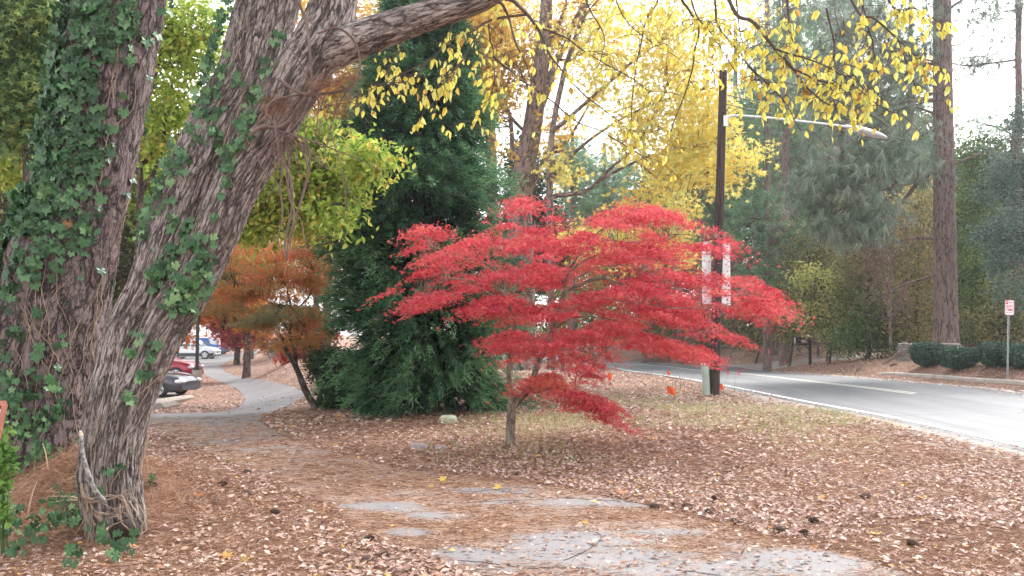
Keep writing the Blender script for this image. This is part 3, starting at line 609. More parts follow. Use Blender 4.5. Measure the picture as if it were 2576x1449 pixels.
# broken limb lying against the trunk
bl = thing('broken_branch', 'broken lichen spotted branch leaning on the base of the trunk', 'branch', Gp(255, 1300)); q = np.array([P(205, 1095, 6.05), P(208, 1140, 6.02), P(222, 1190, 5.98), P(240, 1235, 6.0), P(262, 1262, 6.08)])
lich = plain('lichen_spotted_bark', (.24, .22, .22), .9, 0, .9, 30, .5)
mb = MB(); mb.tube(catmull(q, 24), np.linspace(.013, .019, 24), 9, .5); mb.build('wood', lich, bl, origin=np.array(bl.location))
mb = MB(); mb.tube([q[0], q[0]+np.array([-.004, -.01, .035])], [.0145, .008], 9); mb.build('broken_end', plain('pale_split_wood', (.72, .62, .50), .8), bl, origin=np.array(bl.location))
st2 = thing('dead_twig', 'thin bare twig leaning right of the grey trunk base', 'twig', Gp(352, 1215)); mb = MB(); mb.tube(catmull([P(352, 1190, 6.3), P(362, 1140, 6.28), P(378, 1085, 6.3)], 10), np.linspace(.010, .005, 10), 6); mb.build('wood', M['vine'], st2, origin=np.array(st2.location))
# hanging woody vine tangle
vt = thing('woody_vine', 'tangle of bare dark vines hanging from the fork of the leaning tree', 'vine', P(720, 640, 6.3)); mb = MB(); v0 = np.array(vt.location)
def vine(mb, pts, r0=.012, r1=.005, Y=6.3, jit=.02):
    q = np.array([P(p_[0], p_[1], Y+random.gauss(0, jit)) for p_ in pts]); c = catmull(q, 6*len(q)); c += (np.array([fbm(c*9, 2, s_)-.4 for s_ in (1, 2, 3)]).T)*.018
    mb.tube(c, np.linspace(r0, r1, len(c)), 6, .5)
for pts, r0, r1 in [([(690, 300), (705, 380), (730, 450), (735, 520), (722, 580), (718, 620), (722, 656)], .014, .007), ([(715, 330), (728, 400), (722, 460), (740, 540), (728, 600), (722, 650)], .011, .005), ([(740, 330), (760, 380), (775, 430), (758, 500), (742, 560), (730, 630)], .010, .004), ([(700, 320), (712, 400), (705, 470), (710, 540), (700, 600), (716, 645)], .009, .004),
                    ([(770, 350), (780, 410), (770, 470), (752, 530)], .007, .003), ([(640, 325), (680, 322), (720, 335), (770, 350), (830, 372), (900, 400), (960, 430)], .012, .003), ([(630, 340), (660, 318), (700, 320), (730, 300), (755, 262), (790, 230), (830, 210)], .016, .010),
                    ([(700, 200), (760, 235), (820, 235), (880, 220), (905, 170), (895, 110), (850, 70), (800, 85)], .013, .008), ([(750, 0), (770, 60), (780, 130), (785, 230)], .013, .010), ([(720, 110), (750, 150), (800, 250), (830, 330), (860, 430), (900, 520)], .006, .002),
                    ([(905, 150), (900, 200), (860, 250), (830, 330), (810, 420)], .006, .003), ([(820, 230), (800, 300), (790, 380)], .005, .003), ([(690, 310), (670, 280), (690, 250), (740, 240), (800, 232)], .010, .007), ([(735, 520), (760, 560), (765, 600), (775, 640)], .004, .002), ([(705, 330), (650, 400), (690, 460), (660, 520)], .005, .002), ([(860, 430), (870, 500), (865, 550)], .004, .002)]:
    vine(mb, pts, r0, r1, 6.18)
for k in range(60):
    x, y = random.choice([(715, 330), (725, 340), (800, 235), (860, 215), (760, 240), (735, 345)]); a = random.uniform(-2.6, -.5); l = random.uniform(40, 150)
    vine(mb, [(x, y), (x+math.cos(a)*l*.5+random.gauss(0, 12), y-math.sin(a)*l*.5), (x+math.cos(a)*l, y-math.sin(a)*l+20)], .004, .0015, 6.2, .05)
mb.build('stems', M['dark_vine'], vt, origin=v0)
# beard of needles caught on the vines
mb = MB(); n = 420; x = rng.uniform(780, 900, n); y = 205+(x-840)*(-.18)+rng.normal(0, 9, n); C = np.array([P(a, b, 6.1) for a, b in zip(x, y)]); D = rdir(n, .3); strands(mb, C, D, .13, .003, rng.random(n)*.6)
x = rng.uniform(665, 720, n); y = 265+rng.normal(0, 16, n); C = np.array([P(a, b, 6.25) for a, b in zip(x, y)]); strands(mb, C, rdir(n, .5), .10, .003, rng.random(n)*.6)
tag(mb.build('caught_needles', M['needles']), 'rusty pine needles caught on the vines at the fork', None, None, 'stuff')
# ------------------------------------------------------------------ drooping yellow branches of the leaning tree
M['yellow_leaf'] = leafmat('yellow_pendulous_leaf', [(.44, .24, .08), (.64, .50, .10), (.74, .67, .15), (.70, .70, .24), (.56, .62, .24)], .55, .45, [0, .12, .5, .85, 1])
OV = t_oval2(.52, .13, .12)
def limb_at(px):
    xs_ = np.array([q[0] for q in limb_px]); return P(px, np.interp(px, xs_, [q[1] for q in limb_px]), np.interp(px, xs_, [q[3] for q in limb_px]))
br = [([(1240, -12), (1289, 5), (1329, 40), (1359, 80), (1383, 135), (1423, 185), (1493, 260), (1560, 300)], .016, 1, 5.9), ([(1225, -10), (1259, 5), (1279, 45), (1304, 115), (1329, 175), (1345, 250)], .014, 1, 6.1), ([(1330, 38), (1264, 45), (1219, 57), (1179, 85), (1129, 110), (1084, 150), (1000, 190), (905, 250)], .010, 1.6, 6.0),
      ([(1229, 58), (1234, 100), (1241, 140), (1239, 200), (1234, 240), (1190, 330)], .007, 1.7, 5.9), ([(1241, 140), (1279, 175), (1319, 205), (1404, 270), (1453, 310), (1533, 340), (1603, 385), (1640, 410)], .008, .8, 5.9), ([(1364, 75), (1418, 90), (1478, 130), (1533, 165), (1640, 230)], .007, 1, 5.8), ([(1200, 80), (1160, 160), (1090, 230), (1060, 300)], .006, 2.0, 5.7), ([(1084, 150), (1040, 200), (960, 210), (880, 260)], .005, 1.4, 5.8), ([(1150, 20), (1130, 90), (1150, 180), (1120, 260)], .006, 2.0, 6.2),
      ([(1690, -250), (1710, -30), (1735, 30), (1760, 75), (1745, 150), (1700, 300), (1690, 345)], .012, 1, 5.8), ([(1600, -220), (1660, -20), (1622, 60), (1595, 200), (1588, 330)], .009, 1, 6.0), ([(1690, -250), (1740, 10), (1790, 80), (1850, 180)], .008, 1.2, 5.6), ([(1760, -270), (1798, 0), (1808, 65), (1863, 130), (1883, 165), (1918, 215), (1930, 280)], .010, 1.8, 5.8),
      ([(1780, -270), (1838, 10), (1893, 55), (1948, 120), (1997, 175), (2027, 220), (2077, 260), (2122, 270), (2200, 330)], .015, 2.3, 5.7), ([(2060, -310), (2142, 0), (2197, 45), (2257, 100), (2322, 145), (2372, 170)], .011, 1.6, 5.6), ([(2070, -310), (2167, 15), (2197, 125), (2212, 190)], .008, 1.8, 5.7), ([(1850, -290), (1858, 30), (1878, 150)], .008, 1.8, 5.9), ([(1930, -300), (1980, 5), (1992, 90), (2040, 180)], .009, 2.2, 5.8),
      ([(2100, -310), (2240, 10), (2300, 20), (2370, 60)], .009, 1.6, 5.6), ([(1997, 175), (2060, 200), (2150, 230), (2230, 280)], .007, 2.4, 5.6), ([(1948, 120), (2040, 150), (2120, 190), (2180, 240)], .007, 2.4, 5.6), ([(1883, 165), (1960, 240), (2020, 330)], .006, 1.8, 5.7), ([(2257, 100), (2300, 200), (2320, 260)], .005, 1.6, 5.6), ([(1420, -150), (1480, 10), (1520, 90), (1500, 180)], .008, 1.0, 6.1), ([(1520, -190), (1560, 20), (1660, 120)], .008, 1.0, 6.0), ([(1060, 50), (1000, 120), (975, 200), (985, 235)], .005, 1.7, 6.2), ([(2080, 20), (2100, 120), (2080, 200), (2120, 330)], .007, 2.2, 5.7)]
for bi, (pts, r0, dens, Y) in enumerate(br):
    q = [P(p_[0], p_[1], Y+random.gauss(0, .05)) for p_ in pts]
    if pts[0][1] < -100: q[0] = limb_at(pts[0][0])
    c = catmull(q, 10*len(q)); c += np.array([fbm(c*5, 2, 60+s_+bi)-.4 for s_ in (1, 2, 3)]).T*.05
    mb = MB(); mb.tube(c, np.linspace(r0, .0025, len(c)), 6, .5); lf = MB(); Ln = np.linalg.norm(np.diff(c, axis=0), axis=1).sum()
    C = []; D = []; U = []
    for k in range(int(Ln*9*dens)+4):
        i = min(len(c)-1, int(len(c)*(.25+.75*random.random()))); p0 = c[i]
        d = rdir(1)[0]*np.array([1, .8, .35]); d[2] -= .25; l = random.uniform(.08, .38)
        tw = catmull([p0, p0+d*l*.5+np.array([0, 0, .02]), p0+d*l+np.array([0, 0, -.05])], 6); mb.tube(tw, np.linspace(.0028, .0012, 6), 4, .5, False)
        for m_ in range(random.randint(2, 5)):
            f = random.uniform(.3, 1); p1 = tw[min(5, int(f*5))]; C.append(p1+np.array([0, 0, -.012])); a = rdir(1)[0]
            D.append(np.array([a[0]*.65, a[1]*.65, -1])); U.append(np.array([a[1]*1.2, -1+a[0]*.9, .3]))
    ob = mb.build('branch', M['twig'], lean, origin=L0)
    if C:
        C = np.array(C); n = len(C); leaves(lf, C, np.array(D), np.array(U), rng.uniform(.036, .088, n)*.86, OV, np.clip(rng.beta(3, 3, n)+rng.normal(0, .17, n), 0, 1)); lf.build('foliage', M['yellow_leaf'], ob, origin=L0)
        ob.children[0].location = (0, 0, 0)
# ------------------------------------------------------------------ tree tools
def sk(pts, Y, r0, r1, n=None, jit=.03, seed=1):
    q = np.array([P(p_[0], p_[1], p_[2] if len(p_) > 2 else Y) for p_ in pts]); n = n or 8*len(q); c = catmull(q, n)
    c += np.array([fbm(c*1.7, 2, seed+s_)-.4 for s_ in (1, 2, 3)]).T*jit*np.linspace(0, 1, n)[:, None]
    return c, np.linspace(r0, r1, n)
def ell(px, py, rx, ry, Y, rd):
    s = FL/Y; return P(px, py, Y), np.array([rx/s, rd, ry/s])
def in_ell(c, r, n, shell=.5):
    d = rng.normal(size=(n, 3)); d /= np.linalg.norm(d, axis=1)[:, None]; u = rng.random(n)**(1/3)
    u = np.where(rng.random(n) < shell, .75+.27*rng.random(n), u); return c+d*u[:, None]*r
def twigs_to(mb, nodes, C, r=.012, k=4, sag=.08, rend=.004):
    """curved twig from the nearest skeleton node (biased inward/below) to every cluster centre"""
    N_ = len(C); A = np.empty((N_, 3))
    for s in range(0, N_, 500):
        d = np.linalg.norm(C[s:s+500, None]-nodes[None], axis=2)+.6*np.maximum(0, nodes[None, :, 2]-C[s:s+500, None, 2]); A[s:s+500] = nodes[d.argmin(1)]
    t = np.linspace(0, 1, 6)[None, :, None]; L = np.linalg.norm(C-A, axis=1)[:, None, None]
    Q = A[:, None]*(1-t)+C[:, None]*t+np.array([0, 0, 1.])*L*sag*np.sin(t*PI)+rng.normal(size=(N_, 1, 3))*L*.08*np.sin(t*PI)
    rr = np.clip(L[:, :, 0]*.012, rend, r)*(1-np.linspace(0, .8, 6)[None])
    V, F = tubes(Q, rr, k); mb.add(V, F, .5)
def cluster_leaves(mb, C, per, spread, size, tmpl, tone, flat=1., hang=.4, tvar=.14, ctint=.2):
    n = len(C)*per; K = np.repeat(C, per, 0); off = rng.normal(size=(n, 3))*np.array([1, 1, flat])*spread
    ct = np.repeat(rng.normal(0, ctint, len(C)), per)
    D = rdir(n, .6); D[:, 2] -= hang; U = rng.normal(size=(n, 3))*.7+np.array([0, 0, 1.])
    leaves(mb, K+off, D, U, rng.uniform(.7, 1.25, n)*size, tmpl, np.clip(tone+ct+rng.normal(0, tvar, n), 0, 1))
def tree(name, label, cat, base, skel, ells, leaf, per, spread, size, mat, bark, tone=.5, flat=.7, group=None, shell=.5, hang=.4, tw=.014, k=4, seed=0, flr=1.25, extra=None, sag=.08, origin=None, reject=None):
    """skel: list of (centres, radii) - first one is the trunk. ells: (centre, radii, clusters)"""
    o = thing(name, label, cat, base, 0, group); b0 = np.array(base, float)
    t = MB(); c, r = skel[0]; r = r.copy(); r[:3] *= np.array([flr, 1+.5*(flr-1), 1+.2*(flr-1)]); t.tube(c, r, 12, .5); t.build('trunk', bark, o, smooth=True, origin=b0)
    m = MB(); nodes = [c[len(c)//3:]]
    for c, r in skel[1:]: m.tube(c, r, 7, .5); nodes.append(c)
    nodes = np.vstack(nodes); C = [in_ell(e[0], e[1], e[2], shell) for e in ells]
    if len(C):
        C = np.vstack(C)
        if reject is not None: C = C[~reject(C)]
        twigs_to(m, nodes, C, tw, k, sag); m.build('branches', bark, o, smooth=True, origin=b0)
        f = MB(); cluster_leaves(f, C, per, spread, size, leaf, tone, flat, hang)
        if extra is not None: extra(f)
        f.build('foliage', mat, o, origin=b0)
    elif m.V: m.build('branches', bark, o, smooth=True, origin=b0)
    return o
M['maple_bark'] = barkmat('smooth_maple_bark', [(.10, .085, .065), (.21, .175, .135), (.33, .28, .22)], 16, 5, .006, .5)
M['dark_bark'] = barkmat('dark_brown_bark', [(.04, .032, .028), (.11, .085, .072), (.19, .15, .13)], 10, 4, .02, .8)  # one dark brown bark for trunks, stems and the log
# ------------------------------------------------------------------ red japanese maple
M['red_leaf'] = leafmat('crimson_maple_leaf', [(.17, .010, .022), (.47, .033, .055), (.66, .085, .12), (.76, .21, .22), (.62, .16, .07)], .42, .5, [0, .3, .6, .88, 1])
MYY = 11.05
mb0 = Gp(1283, 1128); MYY = mb0[1]; LACE = t_star((.62, .88, 1, .88, .62), (-88, -44, 0, 44, 88), .20, cup=-.16)
rm = thing('japanese_maple', 'small crimson laceleaf maple spreading over the leaf covered lawn', 'tree', mb0)
S_ = MYY
sk_red = [sk([(1283, 1135), (1284, 1085), (1286, 1045), (1286, 1015)], S_, .066, .060, 24, .0), sk([(1287, 1030), (1281, 960), (1281, 905), (1284, 860)], S_, .038, .028, 22, .015), sk([(1286, 1030), (1310, 1000), (1335, 975), (1348, 930), (1362, 895), (1380, 860), (1398, 800), (1412, 760), (1420, 735)], S_, .050, .028, 60, .02),
          sk([(1284, 860), (1296, 815), (1285, 780), (1272, 745), (1250, 715)], S_-.1, .027, .015, 30, .03), sk([(1272, 745), (1250, 750), (1215, 728), (1180, 705), (1120, 700)], S_-.3, .016, .006, 30, .04), sk([(1272, 745), (1262, 700), (1235, 672), (1200, 655), (1150, 640), (1080, 620)], S_-.5, .016, .005, 36, .05), sk([(1272, 750), (1290, 715), (1330, 690), (1380, 680)], S_+.2, .014, .005, 24, .04),
          sk([(1420, 735), (1460, 715), (1510, 700), (1560, 712), (1640, 720), (1730, 730), (1850, 745)], [S_] and S_-.1, .024, .005, 50, .06), sk([(1418, 740), (1425, 700), (1450, 650), (1485, 610), (1520, 575), (1600, 545)], S_+.15, .022, .005, 44, .04), sk([(1430, 690), (1470, 655), (1530, 640), (1620, 650), (1720, 655)], S_-.3, .014, .004, 36, .05), sk([(1485, 625), (1530, 605), (1600, 610), (1700, 590), (1800, 600)], S_+.4, .010, .004, 30, .04),
          sk([(1450, 700), (1500, 675), (1580, 668), (1650, 690)], S_-.5, .010, .004, 24, .04), sk([(1400, 790), (1450, 770), (1500, 752), (1580, 755), (1700, 775), (1800, 770), (1900, 750)], S_-.6, .014, .004, 44, .05), sk([(1390, 830), (1440, 800), (1520, 800), (1620, 830), (1720, 860)], S_-.3, .012, .004, 36, .05),
          sk([(1340, 990), (1360, 985), (1400, 975), (1430, 985), (1500, 1000), (1550, 1030)], S_-.2, .013, .004, 30, .03), sk([(1375, 865), (1400, 880), (1450, 880), (1500, 900)], S_, .010, .004, 20, .03), sk([(1420, 735), (1410, 690), (1380, 640), (1350, 590), (1320, 530)], S_+.5, .016, .004, 34, .05), sk([(1300, 830), (1270, 810), (1240, 800)], S_-.2, .009, .004, 12, .02), sk([(1384, 855), (1350, 850), (1310, 870)], S_-.4, .009, .004, 14, .02),
          sk([(1260, 715), (1230, 735), (1150, 745), (1040, 750)], S_+.5, .010, .004, 24, .03), sk([(1420, 720), (1500, 740), (1640, 760, S_+1.2)], S_+.6, .010, .004, 24, .03)]
t = MB()
for c, r in sk_red[:3]:
    r = r.copy()
    if c is sk_red[0][0]: r[:5] *= np.array([1.35, 1.2, 1.1, 1.05, 1.0])
    t.tube(c, r, 14, .5)
t.build('trunk', M['maple_bark'], rm, smooth=True, origin=mb0)
t = MB()
for c, r in sk_red[3:]: t.tube(c, r, 7, .5)
nodes = np.vstack([c for c, r in sk_red[2:]])
out = [(955, 735), (1000, 695), (1058, 655), (1020, 625), (1012, 600), (1040, 560), (1100, 572), (1170, 568), (1240, 582), (1262, 520), (1300, 498), (1345, 500), (1385, 530), (1425, 590), (1455, 560), (1500, 540), (1560, 520), (1640, 505), (1700, 520), (1735, 565), (1780, 570), (1870, 600), (1850, 640), (1800, 655), (1775, 690), (1840, 690), (1900, 690), (1990, 735), (1930, 800), (1870, 850), (1790, 855), (1800, 915), (1740, 895), (1640, 880), (1560, 868), (1530, 890), (1530, 940), (1460, 962), (1440, 925), (1400, 905), (1300, 905), (1255, 902), (1235, 860), (1228, 805), (1160, 778), (1080, 790), (1000, 775)]
low = [(1295, 980), (1330, 950), (1375, 932), (1420, 975), (1490, 985), (1545, 1010), (1565, 1055), (1520, 1055), (1470, 1035), (1400, 1000), (1350, 985)]
holes = [[(1440, 625), (1480, 650), (1450, 690), (1425, 665)], [(1285, 620), (1330, 655), (1310, 680), (1265, 665), (1255, 610)], [(1500, 760), (1560, 745), (1590, 770), (1540, 790)], [(1735, 630), (1862, 628), (1862, 690), (1735, 692)], [(1425, 755), (1460, 745), (1470, 775), (1440, 785)], [(1400, 612), (1440, 605), (1430, 640)], [(1070, 655), (1130, 650), (1110, 668)]]
C = []; T = []; W = []
bx = rng.uniform(950, 2000, 30000); by = rng.uniform(485, 970, 30000); okk = inpoly(bx, by, out)
for h_ in holes: okk &= ~inpoly(bx, by, h_) | (rng.random(len(bx)) < .05)
bx, by = bx[okk], by[okk]
# tiers: sprays bunched in thin layers, thinned so that gaps stay open
lay = np.sin(by/13.5+bx/80.+np.sin(bx/60.)*1.3+noise2(bx, by, .014, 3, 2)*7); kk = rng.random(len(bx)) < .12+.88*(lay > .15); bx, by = 1450+(bx[kk][:520]-1450)*np.where(bx[kk][:520] < 1450, .955, .975), by[kk][:520]
hw = .35+np.sqrt(np.clip(1-((bx-1450)/560)**2, .03, 1))*1.25
dep = S_+.25+rng.uniform(-.75, 1, len(bx))*hw
for x, y, d in zip(bx, by, dep): C.append(P(x, y, d)); T.append(.62-.42*(y > 800)*min(1, (y-800)/80)*(1 if x < 1600 else .6)*0+.0); W.append((x-1400)/550)
nl_ = len(C)
lx = rng.uniform(1290, 1570, 900); ly = rng.uniform(930, 1060, 900); kk = inpoly(lx, ly, low); lx, ly = lx[kk][:36], ly[kk][:36]
for x, y in zip(lx, ly): C.append(P(x, y, S_+rng.uniform(-.5, .3)-.1)); T.append(.52 if x > 1400 else .85); W.append((x-1380)/200)
C = np.array(C); T = np.array(T); W = np.array(W)
twigs_to(t, nodes, C, .006, 4, .10, .0022); t.build('branches', M['maple_bark'], rm, smooth=True, origin=mb0)
per = 100; n = len(C)*per; K = np.repeat(C, per, 0); Wr = np.repeat(W, per); u = rng.normal(size=(n, 3))
off = u*np.array([.155, .16, .026])*np.repeat(rng.uniform(.6, 1.35, len(C)), per)[:, None]; off[:, 2] -= np.abs(off[:, 0])*.22+off[:, 0]*Wr*.42
edge = np.repeat(rng.normal(0, .10, len(C)), per)
D = rdir(n, .5); D[:, 2] -= .55; D[:, 0] += Wr*.5; U = rng.normal(size=(n, 3))*.55+np.array([0, -.25, 1.])
f = MB(); tt = np.clip(np.repeat(T, per)-.02+edge+rng.normal(0, .19, n)+(K[:, 2] < 1.75)*.10, 0, 1)
leaves(f, K+off, D, U, rng.uniform(.032, .060, n), LACE, tt); f.build('foliage', M['red_leaf'], rm, origin=mb0)
# ------------------------------------------------------------------ japanese cedar
M['cedar'] = leafmat('cedar_sprays', [(.014, .045, .026), (.030, .095, .047), (.070, .19, .088), (.17, .33, .16)], .22, .55, [0, .4, .8, 1])
def plumes(mb, B0, D, L, per, sl, w, tone, fan=.75, droop=.12, tvar=.13):
    """feathery sprays: a curved axis with needles all along it"""
    n = len(B0); D = D/np.linalg.norm(D, axis=1)[:, None]; t = rng.random((n, per, 1))**.8
    A = B0[:, None]+D[:, None]*L[:, None, None]*t; A[..., 2] -= (t[..., 0]**2)*L[:, None]*droop
    nd = D[:, None]*.95+rng.normal(size=(n, per, 3))*fan*.55
    A = A+rng.normal(size=A.shape)*L[:, None, None]*.10*t
    tt = np.clip(tone[:, None]+rng.normal(0, tvar, (n, per))+.22*(t[..., 0]-.5), 0, 1)
    strands(mb, A.reshape(-1, 3), nd.reshape(-1, 3), (sl*rng.uniform(.6, 1.3, (n, per))*np.ones((n, 1))).ravel(), w, tt.ravel(), .12)
cb = Gp(1060, 1032); CY = cb[1]; CS = FL/CY
cd = thing('cedar_tree', 'broad dark green cedar with feathery sprays reaching the ground', 'tree', cb)
prof = [(-90, 1075, 30), (0, 1068, 70), (60, 1066, 92), (130, 1060, 112), (200, 1056, 130), (300, 1055, 148), (400, 1056, 168), (500, 1056, 184), (600, 1052, 200), (700, 1052, 202), (800, 1062, 200), (900, 1074, 192), (980, 1082, 184), (1030, 1082, 160)]
py_ = np.array([q[0] for q in prof]); pc_ = np.array([q[1] for q in prof]); pr_ = np.array([q[2] for q in prof])
tr = MB(); c, r = sk([(1058, 1040), (1060, 800), (1056, 500), (1060, 200), (1074, -60)], CY, .24, .03, 40, .02); tr.tube(c, r, 12, .5); tr.build('trunk', M['dark_bark'], cd, smooth=True, origin=cb)
nb_ = 400; yb3 = rng.uniform(-60, 1000, nb_)**1.0; ab = rng.random(nb_)*2*PI; bul = 1+.26*(fbm(np.stack([np.cos(ab)*1.8, np.sin(ab)*1.8, yb3/110], -1), 3, 8)-.45)*2
kb_ = (np.sin(ab) < .45) | (rng.random(nb_) < .5); yb3, ab, bul = yb3[kb_], ab[kb_], bul[kb_]; nb_ = len(ab)
RB = np.interp(yb3, py_, pr_)*1.13/CS*bul; rb_ = RB*np.where(rng.random(nb_) < .22, rng.uniform(1.0, 1.28, nb_), rng.uniform(.6, 1.0, nb_)); tb = rng.normal(0, .2, nb_)
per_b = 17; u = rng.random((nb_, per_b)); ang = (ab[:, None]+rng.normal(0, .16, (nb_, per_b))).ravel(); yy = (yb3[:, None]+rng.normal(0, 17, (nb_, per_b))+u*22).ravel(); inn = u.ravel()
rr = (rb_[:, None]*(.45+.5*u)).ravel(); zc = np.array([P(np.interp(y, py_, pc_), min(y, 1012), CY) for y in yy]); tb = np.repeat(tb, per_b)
dr_ = np.stack([np.cos(ang), np.sin(ang), np.zeros_like(ang)], -1); pos = zc+dr_*rr[:, None]; D = dr_*1.0+np.array([0, 0, .12])+rng.normal(size=pos.shape)*.30
low_ = (yy > 850); D[low_, 2] -= .35
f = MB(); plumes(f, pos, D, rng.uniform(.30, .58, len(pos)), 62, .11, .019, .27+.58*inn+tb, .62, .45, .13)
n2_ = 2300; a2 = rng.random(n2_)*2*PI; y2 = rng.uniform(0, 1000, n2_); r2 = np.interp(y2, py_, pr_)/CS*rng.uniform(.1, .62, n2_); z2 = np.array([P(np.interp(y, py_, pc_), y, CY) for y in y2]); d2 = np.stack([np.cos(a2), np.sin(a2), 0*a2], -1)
plumes(f, z2+d2*r2[:, None], d2+rng.normal(size=d2.shape)*.4, rng.uniform(.3, .5, n2_), 44, .14, .024, .10+rng.normal(0, .06, n2_), .9, .3)  # inner plumes in darker green: shade of the crown's core put into colour
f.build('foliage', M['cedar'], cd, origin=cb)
m = MB(); j = rng.random(len(pos)) < .06; t6 = np.linspace(0, 1, 5)[None, :, None]; Q = (zc[j]+np.array([0, 0, -.45]))[:, None]*(1-t6)+pos[j][:, None]*t6; V, F = tubes(Q, np.broadcast_to(np.linspace(.022, .006, 5), Q.shape[:2]), 4); m.add(V, F)
m.build('branches', M['dark_bark'], cd, smooth=True, origin=cb)
# ------------------------------------------------------------------ orange-brown maple by the path
M['orange_leaf'] = leafmat('rust_orange_maple_leaf', [(.26, .29, .17), (.38, .29, .13), (.54, .29, .11), (.64, .29, .11), (.64, .20, .11)], .35, .6, [0, .25, .5, .8, 1])
ob = Gp(800, 1028); OY = ob[1]
om = thing('japanese_maple', 'rust orange maple with slim leaning stems beside the cedar', 'tree', ob)
so_ = [sk([(800, 1035), (770, 985), (745, 925), (720, 880), (705, 840)], OY, .075, .035, 30, .03), sk([(745, 925), (742, 880), (730, 850), (735, 790)], OY, .045, .02, 20, .03), sk([(803, 1030), (806, 985), (795, 940), (790, 900), (775, 860), (765, 820)], OY+.2, .045, .022, 24, .03), sk([(815, 1000), (835, 950), (815, 920)], OY+.3, .03, .015, 12, .02), sk([(742, 880), (760, 840), (770, 800)], OY, .025, .012, 14, .02), sk([(735, 850), (700, 800), (640, 815), (560, 830)], OY-.3, .02, .006, 20, .05), sk([(735, 790), (720, 720), (690, 660)], OY, .02, .006, 20, .05), sk([(735, 790), (780, 740), (790, 680)], OY, .02, .006, 20, .05), sk([(735, 790), (680, 760), (600, 730)], OY-.3, .02, .006, 20, .05)]
t = MB(); t.tube(so_[0][0], so_[0][1]*np.concatenate([[1.4, 1.2, 1.1], np.ones(27)]), 10); t.build('trunk', M['dark_bark'], om, smooth=True, origin=ob); m = MB()
for c, r in so_[1:]: m.tube(c, r, 7)
f = MB()
for (x, y, rx, ry, rd, k, tone) in [(640, 650, 90, 45, 1.4, 60, .72), (740, 665, 80, 50, 1.3, 70, .75), (590, 720, 70, 40, 1.2, 50, .55), (700, 720, 100, 40, 1.4, 80, .62), (790, 715, 32, 28, .8, 26, .62), (620, 770, 90, 30, 1.2, 40, .48), (710, 790, 90, 26, 1.3, 80, .12), (640, 815, 40, 12, .8, 16, .10), (735, 840, 70, 34, 1.2, 50, .55), (790, 830, 40, 30, .8, 24, .7), (690, 872, 36, 14, .8, 10, .6), (560, 760, 40, 40, .8, 30, .30), (540, 690, 40, 40, 1, 26, .2), (800, 890, 30, 40, .6, 14, .55)]:
    e = ell(x, y, rx, ry, OY+rng.uniform(-.4, .4), rd); C = in_ell(e[0], e[1], int(k*.58), .5); twigs_to(m, np.vstack([c for c, r in so_]), C, .009, 4, .08, .003); cluster_leaves(f, C, 56, .15, .07, LACE, tone, .28, .35, .13)
m.build('branches', M['dark_bark'], om, smooth=True, origin=ob); f.build('foliage', M['orange_leaf'], om, origin=ob)
# dark shrub between the cedar and the path
M['shrub_dark'] = leafmat('dark_evergreen_leaf', [(.012, .03, .018), (.03, .065, .03), (.06, .11, .05), (.10, .17, .08)], .2, .4)
OVS = t_oval2(.5, .1, .1)
sb_ = Gp(865, 1025); tree('evergreen_shrub', 'dark evergreen shrub crouched against the left foot of the cedar', 'shrub', sb_, [sk([(862, 1030), (850, 980), (840, 930)], sb_[1], .04, .015, 14, .02), sk([(862, 1020), (880, 960), (875, 900)], sb_[1], .03, .01, 14, .02)],
     [(*ell(835, 920, 60, 50, sb_[1], .7), 90), (*ell(870, 990, 60, 40, sb_[1], .7), 90)], OVS, 60, .11, .06, M['shrub_dark'], M['dark_bark'], .4, .8)
sb_ = Gp(700, 905); tree('evergreen_shrub', 'small blue green bush on the bank above the winding path', 'shrub', sb_, [sk([(700, 912), (698, 880)], sb_[1], .03, .01, 8, .01)], [(*ell(695, 885, 34, 16, sb_[1], .7), 60)], OVS, 40, .14, .08, M['shrub_dark'], M['dark_bark'], .8, .7)
# ------------------------------------------------------------------ background trees
M['pine_far_bark'] = barkmat('reddish_pine_bark', [(.06, .042, .038), (.18, .13, .12), (.31, .24, .22)], 13, 3.0, .03, .8, .03)
M['pine_needle'] = leafmat('green_pine_needles', [(.05, .11, .06), (.11, .23, .12), (.20, .36, .19), (.30, .46, .27)], .3, .5)
M['pine_grey'] = leafmat('grey_green_pine_needles', [(.06, .10, .075), (.14, .205, .155), (.27, .34, .27), (.42, .48, .40)], .3, .5)
M['lemon_leaf'] = leafmat('lemon_yellow_leaf', [(.52, .30, .07), (.74, .54, .11), (.82, .67, .16), (.80, .74, .26), (.58, .62, .20)], .5, .5, [0, .2, .5, .8, 1])
M['gold_leaf'] = leafmat('golden_leaf', [(.44, .20, .06), (.64, .40, .09), (.74, .56, .13), (.76, .68, .22), (.55, .60, .2)], .5, .5, [0, .2, .5, .8, 1])
M['lime_leaf'] = leafmat('yellow_green_leaf', [(.10, .19, .04), (.23, .35, .06), (.38, .49, .09), (.54, .60, .14), (.60, .46, .10)], .5, .5, [0, .3, .6, .9, 1])
M['olive_leaf'] = leafmat('olive_green_leaf', [(.07, .075, .04), (.20, .21, .09), (.37, .36, .16), (.54, .50, .21), (.52, .33, .12)], .35, .6, [0, .35, .65, .9, 1])
M['green_leaf'] = leafmat('mid_green_leaf', [(.03, .07, .03), (.08, .16, .06), (.17, .27, .09), (.38, .46, .14)], .4, .5)
M['scarlet_leaf'] = leafmat('dark_scarlet_leaf', [(.20, .02, .03), (.42, .04, .05), (.55, .10, .06)], .35, .6)
M['flame_leaf'] = leafmat('bright_orange_leaf', [(.45, .10, .02), (.70, .22, .03), (.78, .36, .04)], .45, .6)
SG = t_star((.75, .95, 1, .95, .75), (-100, -50, 0, 50, 100), .34, cup=-.1); OL = t_oval2(.55, .12, .15)
